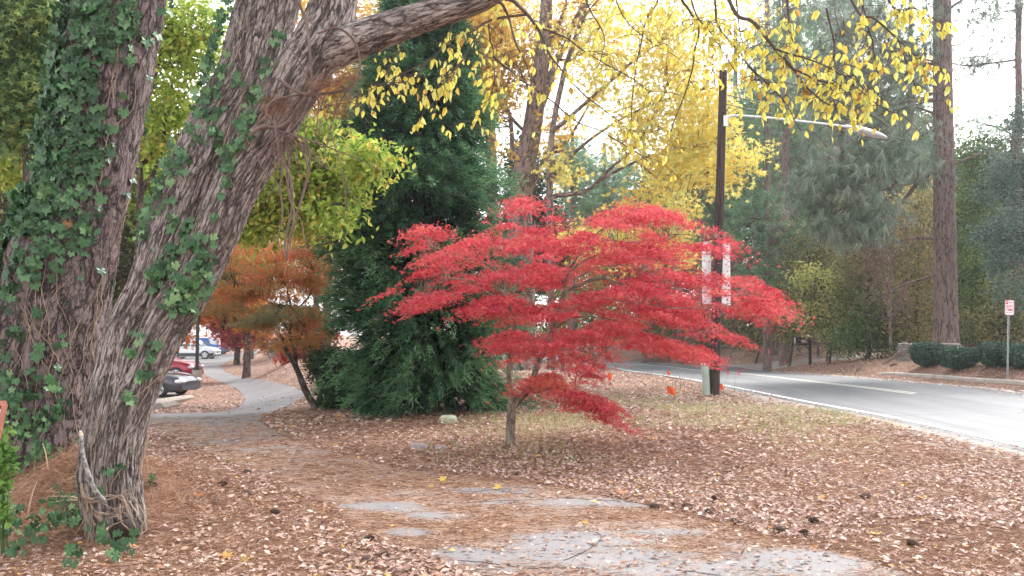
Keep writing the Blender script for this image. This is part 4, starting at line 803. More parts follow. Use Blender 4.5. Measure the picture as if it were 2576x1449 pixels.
def tuft_tree(name, label, base, skel, ells, mat, per=46, L=.30, w=.02, tone=.5, bark=None, tw=.03, group=None, hang=0., nd=.35, extra_ells=None):
    """pine: needle brushes at the twig ends"""
    o = thing(name, label, 'tree', base, 0, group); b0 = np.array(base, float); bark = bark or M['pine_far_bark']
    t = MB(); c, r = skel[0]; r = r.copy(); r[:4] *= np.array([1.2, 1.1, 1.05, 1.02]); t.tube(c, r, 16); t.build('trunk', bark, o, smooth=True, origin=b0)
    m = MB(); nodes = [c[len(c)//4:]]
    for c, r in skel[1:]: m.tube(c, r, 7); nodes.append(c)
    C = np.vstack([in_ell(e[0], e[1], e[2], .4) for e in ells]); twigs_to(m, np.vstack(nodes), C, tw, 4, .05, .008); m.build('branches', bark, o, smooth=True, origin=b0)
    f = MB(); n = len(C); k = 3; B0 = np.repeat(C, k, 0)+rng.normal(size=(n*k, 3))*L*.75; D = rdir(n*k, .8); D[:, 2] += .25-hang
    d2 = D[:, None]*.95+rdir(n*k*(per//k)).reshape(n*k, per//k, 3)*.8; A = B0[:, None]+D[:, None]*rng.random((n*k, per//k, 1))*L*.45
    ct = tone+rng.normal(0, .2, n*k); tt = np.clip(ct[:, None]+rng.normal(0, .12, (n*k, per//k)), 0, 1)
    strands(f, A.reshape(-1, 3), d2.reshape(-1, 3), L*rng.uniform(.7, 1.2, A.shape[0]*A.shape[1]), w, tt.ravel(), nd+hang*.8); f.build('foliage', mat, o, origin=b0); return o
def E(x, y, rx, ry, Y, rd, k): return (*ell(x, y, rx, ry, Y, rd), k)
# the large pine beyond the road
b = P(2378, 872, 29.); b[2] = float(G(b[0], b[1])); Y0 = 29.
sks = [sk([(2380, 880), (2378, 700), (2375, 450), (2372, 250), (2370, 50), (2368, -300)], Y0, .40, .27, 60, .03)]
for pts, r0 in [([(2368, 160), (2330, 158), (2270, 135), (2200, 120), (2120, 100)], .06), ([(2368, 205), (2320, 212), (2250, 200), (2160, 190), (2060, 200)], .05), ([(2365, 158), (2320, 152), (2250, 168), (2180, 195), (2100, 190)], .04), ([(2365, 250), (2290, 255), (2240, 262), (2150, 240), (2080, 235)], .07), ([(2362, 290), (2300, 270), (2230, 285), (2130, 330)], .05), ([(2362, 235), (2330, 242), (2280, 300), (2220, 330), (2150, 360)], .06), ([(2360, 410), (2300, 415), (2270, 450), (2215, 480), (2150, 470), (2050, 450)], .06), ([(2358, 420), (2310, 460), (2260, 520), (2230, 560), (2160, 590), (2080, 560)], .09), ([(2372, 330), (2340, 330), (2300, 345), (2220, 350)], .05),
                ([(2378, 30), (2420, 0), (2470, -30)], .06), ([(2380, 420), (2440, 395), (2510, 370)], .05), ([(2360, 600), (2300, 600), (2250, 610), (2200, 640)], .06), ([(2358, 690), (2330, 700), (2270, 718), (2220, 750), (2190, 755)], .055), ([(2372, 120), (2410, 110), (2450, 80)], .03)]:
    sks.append(sk(pts, Y0, r0, .02, 22, .25, int(r0*1000)))
tuft_tree('pine_tree', 'tallest reddish pine standing behind the clipped hedges across the road', b, sks, [E(2150, 120, 120, 60, Y0, 1.6, 80), E(2080, 210, 110, 40, Y0, 1.6, 60), E(2230, 210, 90, 50, Y0-1, 1.4, 40), E(2140, 330, 110, 40, Y0, 1.4, 50), E(2050, 470, 70, 50, Y0-2, 1.3, 60), E(2150, 430, 90, 40, Y0-2, 1.3, 70), E(2240, 380, 60, 35, Y0-2, 1.2, 50), E(2130, 560, 90, 40, Y0-2, 1.2, 60), E(2200, 530, 50, 50, Y0-2, 1.2, 40), E(2450, 10, 60, 30, Y0, 1.2, 14), E(2310, 330, 40, 30, Y0-1, 1., 10), E(2200, 20, 180, 50, Y0, 2, 70), E(2290, 130, 50, 60, Y0, 1.4, 40), E(2290, 420, 50, 60, Y0, 1.4, 34)], M['pine_grey'], 54, .34, .024, .55, hang=.35)
# brown vine drapery hanging in the pine
mb = MB(); bb = P(2210, 600, 28.)
for (x, y, rx, ry, k) in [(2215, 590, 46, 34, 110), (2195, 650, 40, 50, 80), (2160, 420, 80, 60, 70), (2140, 230, 100, 60, 110), (2290, 560, 50, 60, 60), (2240, 720, 90, 70, 90), (2230, 160, 90, 40, 90), (2330, 640, 40, 90, 50)]:
    for _ in range(k):
        xx, yy = x+random.gauss(0, rx*.5), y+random.gauss(0, ry*.5); p0 = P(xx, yy, 28+random.gauss(0, .7)); l = random.uniform(.2, .9); p1 = p0+np.array([random.gauss(0, .28), random.gauss(0, .2), -l]); mb.tube(catmull([p0, (p0+p1)/2+rng.normal(size=3)*.06, p1], 5), np.linspace(.011, .004, 5), 3, random.random(), False)
vo = thing('hanging_vines', 'curtain of dry brown vines hanging from the tallest roadside pine', 'vine', bb); mb.build('stems', plain('dry_vine', (.20, .13, .11), .9, 0, .4, 20), vo, origin=bb)
# other pines
def simple_pine(px, pyb, w, Y, top, label, ells, mat=None, tone=.5, lean_=0, limbs=(), per=40, L=.34, wd=.022, hang=.0, name='pine_tree', group=None):
    b = P(px, pyb, Y); b[2] = float(G(b[0], b[1])); yb = (CAMZ-b[2])/Y*FL+824; r = w/2/(FL/Y)
    sks = [sk([(px, yb+6), (px+lean_*.3, (yb+top)/2), (px+lean_, top)], Y, r, r*.6, 40, .10, int(px))]
    for pts, r0 in limbs: sks.append(sk(pts, Y, r0, .015, 18, .2, int(pts[0][1])))
    return tuft_tree(name, label, b, sks, ells, mat or M['pine_needle'], per, L, wd, tone, hang=hang, group=group)
simple_pine(1930, 870, 19, 44, -200, 'slim pine nearest the utility pole with bare curved side branches', [E(1880, 380, 50, 60, 44, 2, 60), E(1900, 520, 70, 30, 44, 2, 60), E(1860, 600, 60, 40, 44, 2, 60), E(1900, 690, 70, 40, 44, 2, 70), E(1920, 180, 70, 90, 44, 2, 90), E(1890, 280, 60, 50, 44, 2, 60), E(1990, 600, 50, 50, 44, 2, 40)], limbs=[([(1928, 440), (1940, 410), (1970, 400), (2010, 420)], .07), ([(1922, 470), (1905, 455), (1870, 455)], .06), ([(1925, 555), (1890, 550), (1850, 575)], .05), ([(1925, 600), (1890, 615), (1855, 640)], .04), ([(1925, 330), (1880, 330), (1840, 350)], .05)], L=.42, wd=.03)
simple_pine(1976, 870, 26, 48, -200, 'straight pine with a thick trunk just right of the slim one', [E(1990, 260, 90, 70, 48, 2.4, 90), E(1960, 120, 90, 70, 48, 2.4, 90), E(2020, 370, 60, 50, 48, 2, 50), E(1985, 480, 50, 40, 48, 2, 30), E(2000, 30, 90, 60, 48, 2.4, 60)], L=.44, wd=.03, tone=.55)
simple_pine(1950, 870, 14, 54, 100, 'thin grey pine stem half hidden behind the slim pine', [E(1940, 420, 50, 50, 54, 2, 60), E(1960, 330, 60, 60, 54, 2, 60)], L=.46, wd=.034)
simple_pine(1900, 870, 12, 58, 150, 'thin far pine stem left of the slim pine', [E(1880, 480, 50, 60, 58, 2.4, 80), E(1900, 300, 70, 70, 58, 2.4, 80)], L=.46, wd=.036, tone=.55)
simple_pine(2105, 870, 20, 50, -100, 'straight pine trunk behind the yellow leaved sapling', [E(2100, 200, 80, 90, 50, 3, 60), E(2110, 60, 90, 60, 50, 3, 50), E(2095, 560, 60, 40, 50, 2, 40)], L=.45, wd=.03)
simple_pine(2562, 850, 22, 33, -100, 'pine rising behind dark shrubs at the right edge', [E(2480, 150, 60, 24, 33, 1.4, 30), E(2530, 40, 60, 40, 33, 1.6, 34), E(2450, 165, 40, 14, 33, 1, 14)], limbs=[([(2558, 150), (2500, 158), (2440, 165), (2390, 160)], .05), ([(2558, 130), (2470, 100), (2400, 122)], .02)], mat=M['pine_grey'])
simple_pine(2510, 850, 26, 34, 300, 'leaning thin pine behind the hedge near the parking sign', [E(2470, 330, 50, 40, 34, 1.5, 30)], lean_=50)
for i, (x, Yd, top, el, lab) in enumerate([(1440, 62, 330, [(1450, 470, 60, 90), (1420, 400, 50, 60)], 'soft green far pine right of the big forked trunk'), (1520, 66, 360, [(1530, 440, 60, 60), (1520, 540, 70, 60)], 'soft green far pine under the golden tree'), (1620, 60, 330, [(1610, 480, 70, 90), (1640, 600, 70, 60)], 'soft green far pine behind the crimson maple crown'), (1710, 58, 260, [(1700, 520, 70, 90), (1720, 400, 60, 60), (1700, 640, 70, 60)], 'soft green far pine just left of the utility pole'), (1780, 64, 200, [(1790, 500, 60, 100), (1770, 360, 60, 70), (1800, 650, 60, 60)], 'soft green far pine directly behind the utility pole'), (1850, 66, 60, [(1850, 300, 60, 130), (1840, 480, 60, 80)], 'tall far pine between utility pole and slim pine'), (2050, 64, -100, [(2060, 150, 80, 140), (2040, 330, 70, 80)], 'tall far pine behind the hanging yellow leaves'), (2190, 60, -60, [(2190, 130, 80, 120), (2200, 300, 60, 70)], 'tall far pine behind the vine curtain'), (2290, 56, 0, [(2290, 220, 50, 110), (2300, 420, 60, 90)], 'tall far pine just left of the tallest pine'), (2130, 57, -200, [(2130, 40, 90, 80), (2120, 300, 70, 80), (2150, 480, 70, 60)], 'tall far pine crowded behind the lamp head'), (1960, 62, -200, [(1960, 60, 80, 110), (1950, 300, 70, 80)], 'tall far pine above the lamp arm'), (2010, 68, -100, [(2020, 220, 80, 100), (2010, 440, 70, 70), (1960, 520, 60, 60)], 'tall far pine deep behind the two slim pines')]):
    simple_pine(x, 870, 15, Yd, top, lab, [E(*e, Yd, 3.0, 165) for e in el], L=.55, wd=.045, tone=.62 if x < 1750 else .5, per=36, group='far pines beyond the road')
M['fork_bark'] = barkmat('grey_brown_bark', [(.07, .05, .045), (.22, .165, .15), (.36, .29, .265)], 9, 4, .02, .7)
# big forked grey tree behind the cedar with thin golden foliage
b = Gp(1318, 960); b = P(1318, 915, 27.); b[2] = float(G(b[0], b[1])); Yg = 27.
sks = [sk([(1316, 930), (1312, 700), (1308, 520), (1320, 420), (1338, 330), (1352, 230), (1365, 140), (1372, 60), (1376, -60), (1380, -300)], Yg, .46, .15, 80, .02)]
for pts, r0 in [([(1350, 290), (1385, 200), (1400, 150), (1425, 110), (1440, 60), (1470, 0), (1500, -80)], .17), ([(1320, 430), (1290, 380), (1285, 300), (1260, 240), (1225, 190)], .11), ([(1370, 110), (1400, 70), (1420, 20), (1430, -60)], .12), ([(1335, 480), (1360, 420), (1380, 380), (1420, 360), (1460, 300), (1490, 250)], .10), ([(1380, 380), (1400, 430), (1385, 470)], .05), ([(1420, 380), (1380, 390), (1345, 460)], .06), ([(1310, 590), (1330, 660), (1290, 700)], .05), ([(1400, 150), (1440, 150), (1470, 110)], .06), ([(1330, 340), (1290, 300), (1260, 250), (1240, 200)], .07), ([(1325, 350), (1335, 260), (1320, 200), (1270, 120)], .05)]:
    sks.append(sk(pts, Yg, r0, .03, 24, .15, int(pts[0][0])))
tree('broadleaf_tree', 'tall forked grey trunk rising above the crimson maple with sparse golden leaves', 'tree', b, sks, [E(1250, 180, 90, 110, Yg, 2.5, 150), E(1300, 80, 100, 80, Yg, 2.5, 120), E(1200, 270, 60, 60, Yg, 2, 50), E(1290, 400, 60, 40, Yg-1, 1.5, 36), E(1440, 60, 90, 70, Yg, 2.5, 60), E(1380, 330, 60, 50, Yg, 2, 30), E(1220, 60, 80, 60, Yg, 2, 70), E(1160, 130, 60, 80, Yg, 2, 40)], SG, 26, .35, .13, M['gold_leaf'], M['fork_bark'], .32, .8, tw=.03, flr=1.2, reject=lambda C: (np.abs(C[:, 0]*FL/C[:, 1]+1288-1330) < 75) & (C[:, 1] < Yg+.4))
b = P(1236, 900, 31.); b[2] = float(G(b[0], b[1]))
tree('broadleaf_tree', 'straight pale trunk rising between the cedar and the forked tree', 'tree', b, [sk([(1240, 920), (1238, 500), (1232, 250), (1222, 0), (1215, -200)], 31, .24, .12, 40, .03), sk([(1232, 260), (1260, 200), (1280, 150)], 31, .06, .02, 12, .1)], [E(1180, 60, 70, 70, 31, 2, 60), E(1260, 20, 70, 70, 31, 2, 60)], SG, 26, .35, .13, M['gold_leaf'], M['grey_bark'], .4, .8)
# golden tree: dark stem with low limb, large crown
b = P(1386, 905, 24.5); b[2] = float(G(b[0], b[1])); Yy = 24.5
sks = [sk([(1388, 930), (1386, 700), (1384, 560), (1382, 440), (1390, 330), (1420, 180), (1470, 20), (1500, -200)], Yy, .11, .07, 60, .06)]
for pts, r0 in [([(1385, 500), (1400, 492), (1440, 488), (1475, 480), (1510, 455), (1545, 435), (1600, 405), (1650, 390), (1720, 385)], .085), ([(1500, 460), (1540, 420), (1590, 380), (1640, 300), (1680, 200)], .05), ([(1390, 330), (1450, 280), (1540, 200), (1640, 120), (1740, 60)], .07), ([(1385, 450), (1450, 380), (1560, 300), (1700, 240), (1800, 220)], .06), ([(1600, 405), (1680, 470), (1740, 520)], .03), ([(1384, 560), (1360, 570), (1320, 560)], .03), ([(1720, 385), (1790, 370), (1850, 390)], .03), ([(1384, 640), (1450, 620), (1560, 600), (1700, 590)], .03)]:
    sks.append(sk(pts, Yy, r0, .02, 26, .15, int(pts[0][1])))
gy = tree('broadleaf_tree', 'large bright golden tree filling the view left of the utility pole', 'tree', b, sks, [E(1600, 90, 130, 100, Yy, 2.6, 56), E(1720, 110, 90, 110, Yy, 2.4, 50), E(1560, 220, 90, 70, Yy, 2.2, 28), E(1700, 250, 120, 90, Yy, 2.4, 62), E(1780, 330, 70, 90, Yy, 2, 44), E(1640, 360, 120, 60, Yy, 2, 38), E(1740, 430, 110, 50, Yy, 2, 40), E(1560, 330, 60, 50, Yy, 1.8, 8), E(1880, 395, 26, 20, Yy-2, .6, 7), E(1830, 440, 36, 22, Yy-2, .8, 7), E(1720, 530, 50, 22, Yy-3, .8, 9), E(1640, 500, 90, 22, Yy-1, 1.2, 11), E(1580, 560, 80, 26, Yy, 1.4, 9), E(1470, 620, 60, 34, Yy, 1.2, 9), E(1540, 640, 80, 26, Yy, 1.4, 11), E(1650, 600, 90, 30, Yy, 1.4, 11), E(1700, 640, 60, 26, Yy, 1., 7), E(1420, 430, 50, 30, Yy, 1.2, 7), E(1480, 120, 60, 60, Yy, 1.6, 9), E(1840, 40, 60, 60, Yy, 1.6, 8)], SG, 30, .30, .12, M['lemon_leaf'], M['fork_bark'], .62, .8, tw=.025, hang=.6)
# dark evergreen mass behind the forked tree
b = P(1335, 905, 36.); b[2] = float(G(b[0], b[1]))
tree('evergreen_tree', 'dark evergreen filling the gap behind the forked grey trunk', 'tree', b, [sk([(1335, 910), (1320, 600), (1310, 340)], 36, .2, .05, 24, .05)], [E(1310, 440, 42, 90, 36, 1.5, 130), E(1340, 560, 70, 60, 36, 1.6, 130), E(1300, 690, 80, 60, 36, 1.6, 130), E(1370, 640, 60, 60, 36, 1.6, 100), E(1260, 820, 90, 60, 36, 1.6, 90)], OL, 44, .34, .16, M['shrub_dark'], M['dark_bark'], .45, .8)
# understorey across the road
M['sap_leaf'] = leafmat('soft_yellow_green_leaf', [(.16, .20, .06), (.34, .38, .12), (.50, .50, .16), (.58, .46, .14)], .45, .5)
rb = [(2085, 880, 39., [(2050, 690, 60, 30, 18), (2110, 740, 70, 60, 24), (2030, 790, 60, 30, 12), (2130, 830, 60, 50, 18), (2170, 700, 50, 50, 12)], M['sap_leaf'], .5, 'round leaved yellowing sapling just above the mailbox', .17, 26), (2180, 885, 37., [(2150, 850, 60, 30, 60), (2200, 790, 70, 60, 80), (2230, 850, 60, 40, 60)], M['green_leaf'], .45, 'dense green thicket between mailbox and stone pillar', .13, 36),
      (1900, 875, 52, [(1880, 820, 70, 60, 110), (1930, 740, 70, 60, 90), (1860, 730, 60, 40, 60)], M['olive_leaf'], .35, 'olive undergrowth tree just right of the utility pole base', .16, 34), (1985, 878, 46, [(1990, 800, 60, 70, 110), (1990, 690, 60, 60, 80), (2020, 600, 50, 50, 50)], M['olive_leaf'], .5, 'olive yellow undergrowth tree left of the mailbox', .16, 34), (2080, 872, 42, [(2080, 760, 70, 90, 150), (2060, 620, 60, 60, 70)], M['olive_leaf'], .4, 'olive undergrowth tree behind the mailbox', .15, 34),
      (2180, 870, 38, [(2180, 770, 80, 90, 150), (2190, 640, 80, 80, 120), (2150, 540, 60, 60, 60)], M['olive_leaf'], .38, 'tangled olive undergrowth tree left of the tallest pine', .14, 34), (2300, 870, 36, [(2300, 780, 70, 90, 150), (2300, 650, 60, 70, 110), (2310, 520, 50, 60, 60)], M['olive_leaf'], .68, 'olive undergrowth tree tight against the tallest pine', .13, 34), (2440, 868, 34, [(2440, 770, 60, 90, 120), (2440, 640, 60, 80, 100), (2450, 520, 50, 80, 110), (2470, 400, 50, 60, 90)], M['green_leaf'], .55, 'leafy green tree right of the tallest pine', .12, 36),
      (2520, 868, 32, [(2540, 760, 60, 90, 100), (2500, 820, 80, 50, 80)], M['olive_leaf'], .4, 'shaded olive undergrowth behind the parking sign', .12, 36), (1640, 878, 62, [(1620, 830, 110, 36, 150), (1700, 800, 70, 50, 80), (1780, 820, 80, 50, 110)], M['olive_leaf'], .35, 'low dark undergrowth left of the utility pole across the road', .2, 30), (1480, 880, 66, [(1480, 800, 90, 70, 140), (1400, 820, 60, 60, 70), (1450, 700, 90, 50, 80), (1480, 560, 60, 60, 60)], M['lime_leaf'], .22, 'pale green far tree seen through the crimson maple', .24, 30)]
for (x, yb, Yd, es, mt, tone, lab, ls, per) in rb:
    b = P(x, yb, Yd); b[2] = float(G(b[0], b[1])); yb2 = (CAMZ-b[2])/Yd*FL+824
    tree('understorey_tree' if Yd != 39. else 'sapling', lab, 'tree', b, [sk([(x, yb2+4), (x+10, (yb2+es[0][1])/2), (es[0][0], es[0][1])], Yd, .07, .03, 14, .1, int(x))]+[sk([(x+8, (yb2+es[0][1])/2), (e[0], e[1])], Yd, .04, .015, 10, .2, int(e[0])) for e in es[1:]], [E(e[0], e[1], e[2], e[3], Yd, e[2]/(FL/Yd)*.9, e[4]) for e in es], OL, per, .26 if Yd < 35 else .34, ls, mt, M['dark_bark'], tone, .8, tw=.02)
# blue green evergreens at the right edge
M['blue_leaf'] = leafmat('blue_green_evergreen', [(.03, .065, .055), (.075, .14, .115), (.15, .24, .20), (.27, .36, .32)], .2, .45)
b = P(2560, 880, 27.); b[2] = float(G(b[0], b[1]))
tree('evergreen_tree', 'blue green evergreen leaning in from the right edge', 'tree', b, [sk([(2620, 900), (2600, 600), (2590, 280)], 27, .14, .04, 24, .05)], [E(2545, 420, 50, 50, 27, 1., 56), E(2565, 560, 50, 80, 27, 1.1, 80), E(2530, 650, 40, 40, 27, 1., 40), E(2600, 300, 50, 60, 27, 1, 60), E(2570, 730, 60, 50, 27, 1, 40), E(2500, 480, 34, 30, 27, .8, 24), E(2490, 590, 30, 26, 27, .8, 20)], OL, 54, .20, .085, M['blue_leaf'], M['dark_bark'], .55, .9)
# left side: tall tree row behind the trunks
def bl_tree(px, Yd, top, w, lab, es, mat, tone, tmpl=SG, ls=.14, per=34, sp=.34, bark=None, limbs=(), name='broadleaf_tree', hang=.5, yb=None):
    b = P(px, 860, Yd); b[2] = float(G(b[0], b[1])); yb2 = (CAMZ-b[2])/Yd*FL+824; r = w/2/(FL/Yd)
    sks = [sk([(px, yb2+5), (px+6, (yb2+top)/2), (px-6, top)], Yd, r, r*.35, 40, .12, int(px))]+[sk(l, Yd, .05, .015, 20, .15, int(l[0][1])) for l in limbs]
    return tree(name, lab, 'tree', b, sks, [E(e[0], e[1], e[2], e[3], Yd+(e[5] if len(e) > 5 else 0), e[2]/(FL/Yd)*.8, e[4]) for e in es], tmpl, per, sp, ls, mat, bark or M['dark_bark'], tone, .8, tw=.025, hang=hang)
bl_tree(345, 13.5, -60, 26, 'yellow green maple glowing behind the leaning trunk', [(430, 180, 60, 130, 60), (440, 60, 60, 80, 30), (400, 330, 40, 90, 34), (540, 330, 60, 80, 40), (700, 440, 90, 90, 130), (800, 430, 70, 60, 70), (850, 480, 50, 50, 40), (740, 530, 70, 40, 34), (900, 395, 40, 20, 22, -1), (950, 410, 24, 16, 12, -1.2), (640, 540, 50, 50, 44), (780, 350, 60, 40, 40), (840, 560, 30, 20, 10, -1), (500, 100, 50, 90, 34), (620, 560, 40, 40, 20)], M['lime_leaf'], .6, OL, .115, 26, .20,
        limbs=[[(345, 420), (480, 330), (640, 350), (740, 340), (850, 370), (960, 415)], [(350, 600), (500, 560), (660, 540), (760, 500), (850, 520)], [(345, 500), (400, 400), (420, 250)], [(345, 300), (400, 150), (430, 40)]])
bl_tree(60, 15, -100, 24, 'green leaved tree on the far left behind the ivy covered pine', [(60, 80, 70, 90, 90), (20, 190, 60, 70, 70), (90, 230, 60, 80, 60), (100, 40, 60, 60, 40), (20, 40, 60, 60, 50), (60, 330, 60, 40, 30), (0, 300, 40, 40, 20)], M['green_leaf'], .65, SG, .11, 30, .22, limbs=[[(60, 300), (20, 280), (-40, 330)], [(60, 260), (120, 190), (180, 170)], [(66, 380), (110, 310), (150, 300)]])
bl_tree(-30, 17, 200, 22, 'pale yellow green low branches at the left edge', [(30, 360, 50, 26, 34), (50, 410, 60, 36, 50), (30, 440, 40, 20, 20)], M['lime_leaf'], .62, OL, .09, 34, .2, limbs=[[(-20, 420), (30, 390), (60, 370), (90, 380)]])
bl_tree(100, 24, 200, 30, 'dark shaded evergreen thicket behind the far left trunk', [(40, 520, 80, 90, 170), (20, 650, 80, 90, 170), (0, 780, 80, 90, 150), (50, 900, 70, 70, 90), (330, 560, 60, 120, 130), (320, 720, 60, 90, 110), (350, 420, 60, 90, 60)], M['olive_leaf'], .12, OL, .12, 40, .28, name='evergreen_thicket')  # low leaf tone puts the shade of these woods into the colour
bl_tree(352, 21, 150, 24, 'mottled green and yellow tree behind the gap between the two trunks', [(340, 330, 50, 90, 60), (370, 470, 60, 60, 70), (590, 640, 60, 60, 50), (520, 600, 60, 60, 50), (440, 560, 60, 60, 60)], M['lime_leaf'], .3, SG, .13, 34, .28)
bl_tree(820, 30, -100, 24, 'amber leaved tree peeking over the limb left of the cedar', [(800, 60, 90, 70, 26), (900, 170, 60, 90, 34), (860, 240, 60, 60, 44), (920, 60, 60, 50, 20), (820, 330, 60, 60, 70), (960, 330, 60, 60, 40), (880, 420, 60, 60, 60), (700, 90, 40, 90, 8), (780, 560, 90, 60, 80)], M['gold_leaf'], .30, SG, .15, 34, .4)
bl_tree(1020, 34, -100, 24, 'amber leaved tree showing through the thin top of the cedar', [(980, 130, 60, 120, 50), (1120, 100, 70, 120, 60), (1060, 20, 90, 50, 40)], M['gold_leaf'], .40, SG, .15, 34, .4)
bl_tree(620, 44, 560, 20, 'bright orange maple hanging over the parking lot', [(610, 785, 56, 22, 60), (540, 765, 50, 26, 46), (560, 720, 60, 30, 60), (650, 800, 30, 20, 24), (480, 790, 26, 24, 20), (470, 845, 12, 12, 4)], M['flame_leaf'], .5, SG, .20, 30, .35)
bl_tree(595, 62, 640, 16, 'dark scarlet maple beside the silver pickup', [(560, 815, 40, 16, 40), (590, 850, 34, 14, 50), (640, 845, 30, 14, 30), (620, 800, 50, 20, 50), (570, 780, 60, 26, 50)], M['scarlet_leaf'], .6, SG, .22, 26, .4)
bl_tree(625, 70, 600, 26, 'plain grey trunk standing in front of the tan pickup', [(640, 700, 50, 30, 40), (600, 660, 50, 30, 40)], M['olive_leaf'], .4, SG, .25, 26, .5)
bl_tree(790, 42, 500, 20, 'red orange maple glimpsed low behind the rust maple', [(770, 860, 50, 30, 60), (800, 820, 30, 30, 30), (740, 900, 30, 16, 20)], M['scarlet_leaf'], .9, SG, .16, 30, .35)
# far woods, one mass
def woods(name, lab, regions, mat, ls):
    f = MB()
    for (x, y, rx, ry, Yd, rd, k, tone) in regions:
        e = ell(x, y, rx, ry, Yd, rd); C = in_ell(e[0], e[1], k, .2); C[:, 2] = np.maximum(C[:, 2], G(C[:, 0], C[:, 1])+.1); cluster_leaves(f, C, 16, .7, ls, OL, tone, .8, .3, .12, .16)
    return tag(f.build(name, mat), lab, None, None, 'stuff')
woods('far_woods', 'distant mixed woods beyond the road', [(1500, 640, 180, 190, 84, 5, 900, .30), (1700, 640, 150, 230, 80, 5, 1000, .3), (1900, 560, 140, 330, 76, 5, 1500, .25), (2080, 540, 140, 350, 72, 5, 1500, .2), (2250, 560, 140, 320, 66, 5, 1500, .22), (2420, 640, 130, 260, 58, 4, 1300, .2), (2570, 640, 100, 260, 52, 4, 800, .2), (2700, 500, 120, 400, 50, 4, 500, .3)], M['olive_leaf'], .42)
woods('far_woods_left', 'distant dark woods behind the parked cars', [(-60, 640, 160, 300, 40, 4, 900, .12), (200, 700, 160, 230, 46, 4, 900, .12), (360, 560, 120, 250, 50, 4, 700, .2), (700, 640, 170, 130, 90, 6, 700, .3), (520, 600, 120, 160, 90, 6, 500, .35), (900, 640, 170, 180, 70, 6, 500, .2), (1150, 640, 170, 200, 70, 6, 400, .2)], M['olive_leaf'], .34)

# ------------------------------------------------------------------ thin volume added to stand in for lens glare
if GLARE_DENSITY > 0:
    hz_ = MB(); hz_.box((0, 150, 16.5), (1100, 1000, 43)); hm = bpy.data.materials.new('glare_veil'); hm.use_nodes = True; nt = hm.node_tree; nt.nodes.clear()
    pv = N(nt, 'ShaderNodeVolumePrincipled'); pv.inputs['Color'].default_value = (.97, .97, 1, 1); pv.inputs['Density'].default_value = GLARE_DENSITY; pv.inputs['Anisotropy'].default_value = .55
    om_ = N(nt, 'ShaderNodeOutputMaterial'); nt.links.new(pv.outputs[0], om_.inputs['Volume'])
    ho = tag(hz_.build('glare_volume', hm), 'thin pale veil added for lens glare over far things', None, None, 'stuff')

for i, (x, Yd, top, w_, lab) in enumerate([(2240, 34, 520, 9, 'slim bare sapling stem left of the vine hung branch'), (2060, 47, 380, 10, 'slim grey stem just left of the yellowing sapling'), (2010, 52, 420, 12, 'slim grey stem between the slim pines and the mailbox'), (2330, 40, 430, 10, 'slim bare stem just left of the tallest pine trunk'), (2420, 38, 420, 11, 'slim bare stem just right of the tallest pine trunk'), (2475, 37, 380, 9, 'slim bare stem above the lower rounded hedge'), (2145, 45, 470, 11, 'slim bare stem right of the yellowing sapling'), (1840, 58, 420, 10, 'slim dark stem right beside the utility pole'), (1690, 60, 520, 12, 'slim dark stem left of the utility pole across the road')]):
    b = P(x, 860, Yd); b[2] = float(G(b[0], b[1])); yb2 = (CAMZ-b[2])/Yd*FL+824; o = thing('bare_tree', lab, 'tree', b, 0, 'slim bare stems in the woods'); t = MB(); c, r = sk([(x, yb2+4), (x+random.uniform(-14, 14), (yb2+top)/2), (x+random.uniform(-24, 24), top)], Yd, w_/2*Yd/FL, .02, 24, .2, i); t.tube(c, r, 7); t.build('trunk', M['fork_bark'], o, smooth=True, origin=b); m = MB()
    for k in range(26):
        j = random.randint(5, 23); d = np.array([random.gauss(0, 1), random.gauss(0, .6), random.uniform(.1, .9)]); l = random.uniform(.5, 2.0); q_ = catmull([c[j], c[j]+d*l*.5, c[j]+d*l+np.array([0, 0, random.uniform(-.5, .2)])], 7); m.tube(q_, np.linspace(.02, .006, 7), 4)
        for _ in range(3): e_ = q_[random.randint(2, 6)]; d2 = rdir(1)[0]*random.uniform(.3, .8); m.tube([e_, e_+d2*.5, e_+d2], [.009, .007, .004], 3)
    m.build('branches', M['fork_bark'], o, origin=b)
# ------------------------------------------------------------------ things
def text_mesh(s, size, mat, name, parent, M4, bold=0.0):
    cu = bpy.data.curves.new(name, 'FONT'); cu.body = s; cu.size = size; cu.align_x = 'CENTER'; cu.align_y = 'CENTER'; cu.offset = bold; cu.extrude = .0008
    t = bpy.data.objects.new('tmp', cu); COL.objects.link(t); me = bpy.data.meshes.new_from_object(t.evaluated_get(bpy.context.evaluated_depsgraph_get())); bpy.data.objects.remove(t)
    me.materials.clear(); me.materials.append(mat); me.transform(M4); return link(name, me, parent)
def rr_poly(w, h, r, k=6):
    p = []
    for cx, cy, a0 in ((w/2-r, h/2-r, 0), (-w/2+r, h/2-r, 90), (-w/2+r, -h/2+r, 180), (w/2-r, -h/2+r, 270)):
        for i in range(k+1): a = math.radians(a0+90*i/k); p.append((cx+r*math.cos(a), cy+r*math.sin(a)))
    return np.array(p)
def plate(mb, poly, y0, y1, c=(0, 0), tint=.5):
    """poly in x,z; solid between depths y0 and y1"""
    n = len(poly); a = np.column_stack([poly[:, 0]+c[0], np.full(n, y0), poly[:, 1]+c[1]]); b = a.copy(); b[:, 1] = y1
    V = np.vstack([a, b]); mb.add(V, [[i, (i+1) % n, n+(i+1) % n, n+i] for i in range(n)], tint)
    for W, fl in ((a, False), (b, True)):
        m = W.mean(0); f = [[i, (i+1) % n, n] for i in range(n)]; mb.add(np.vstack([W, m]), [q[::-1] for q in f] if fl else f, tint)
black = plain('black_metal', (.02, .02, .022), .45, .3, .2); galv = plain('galvanised_steel', (.42, .45, .50), .5, .4, .15)
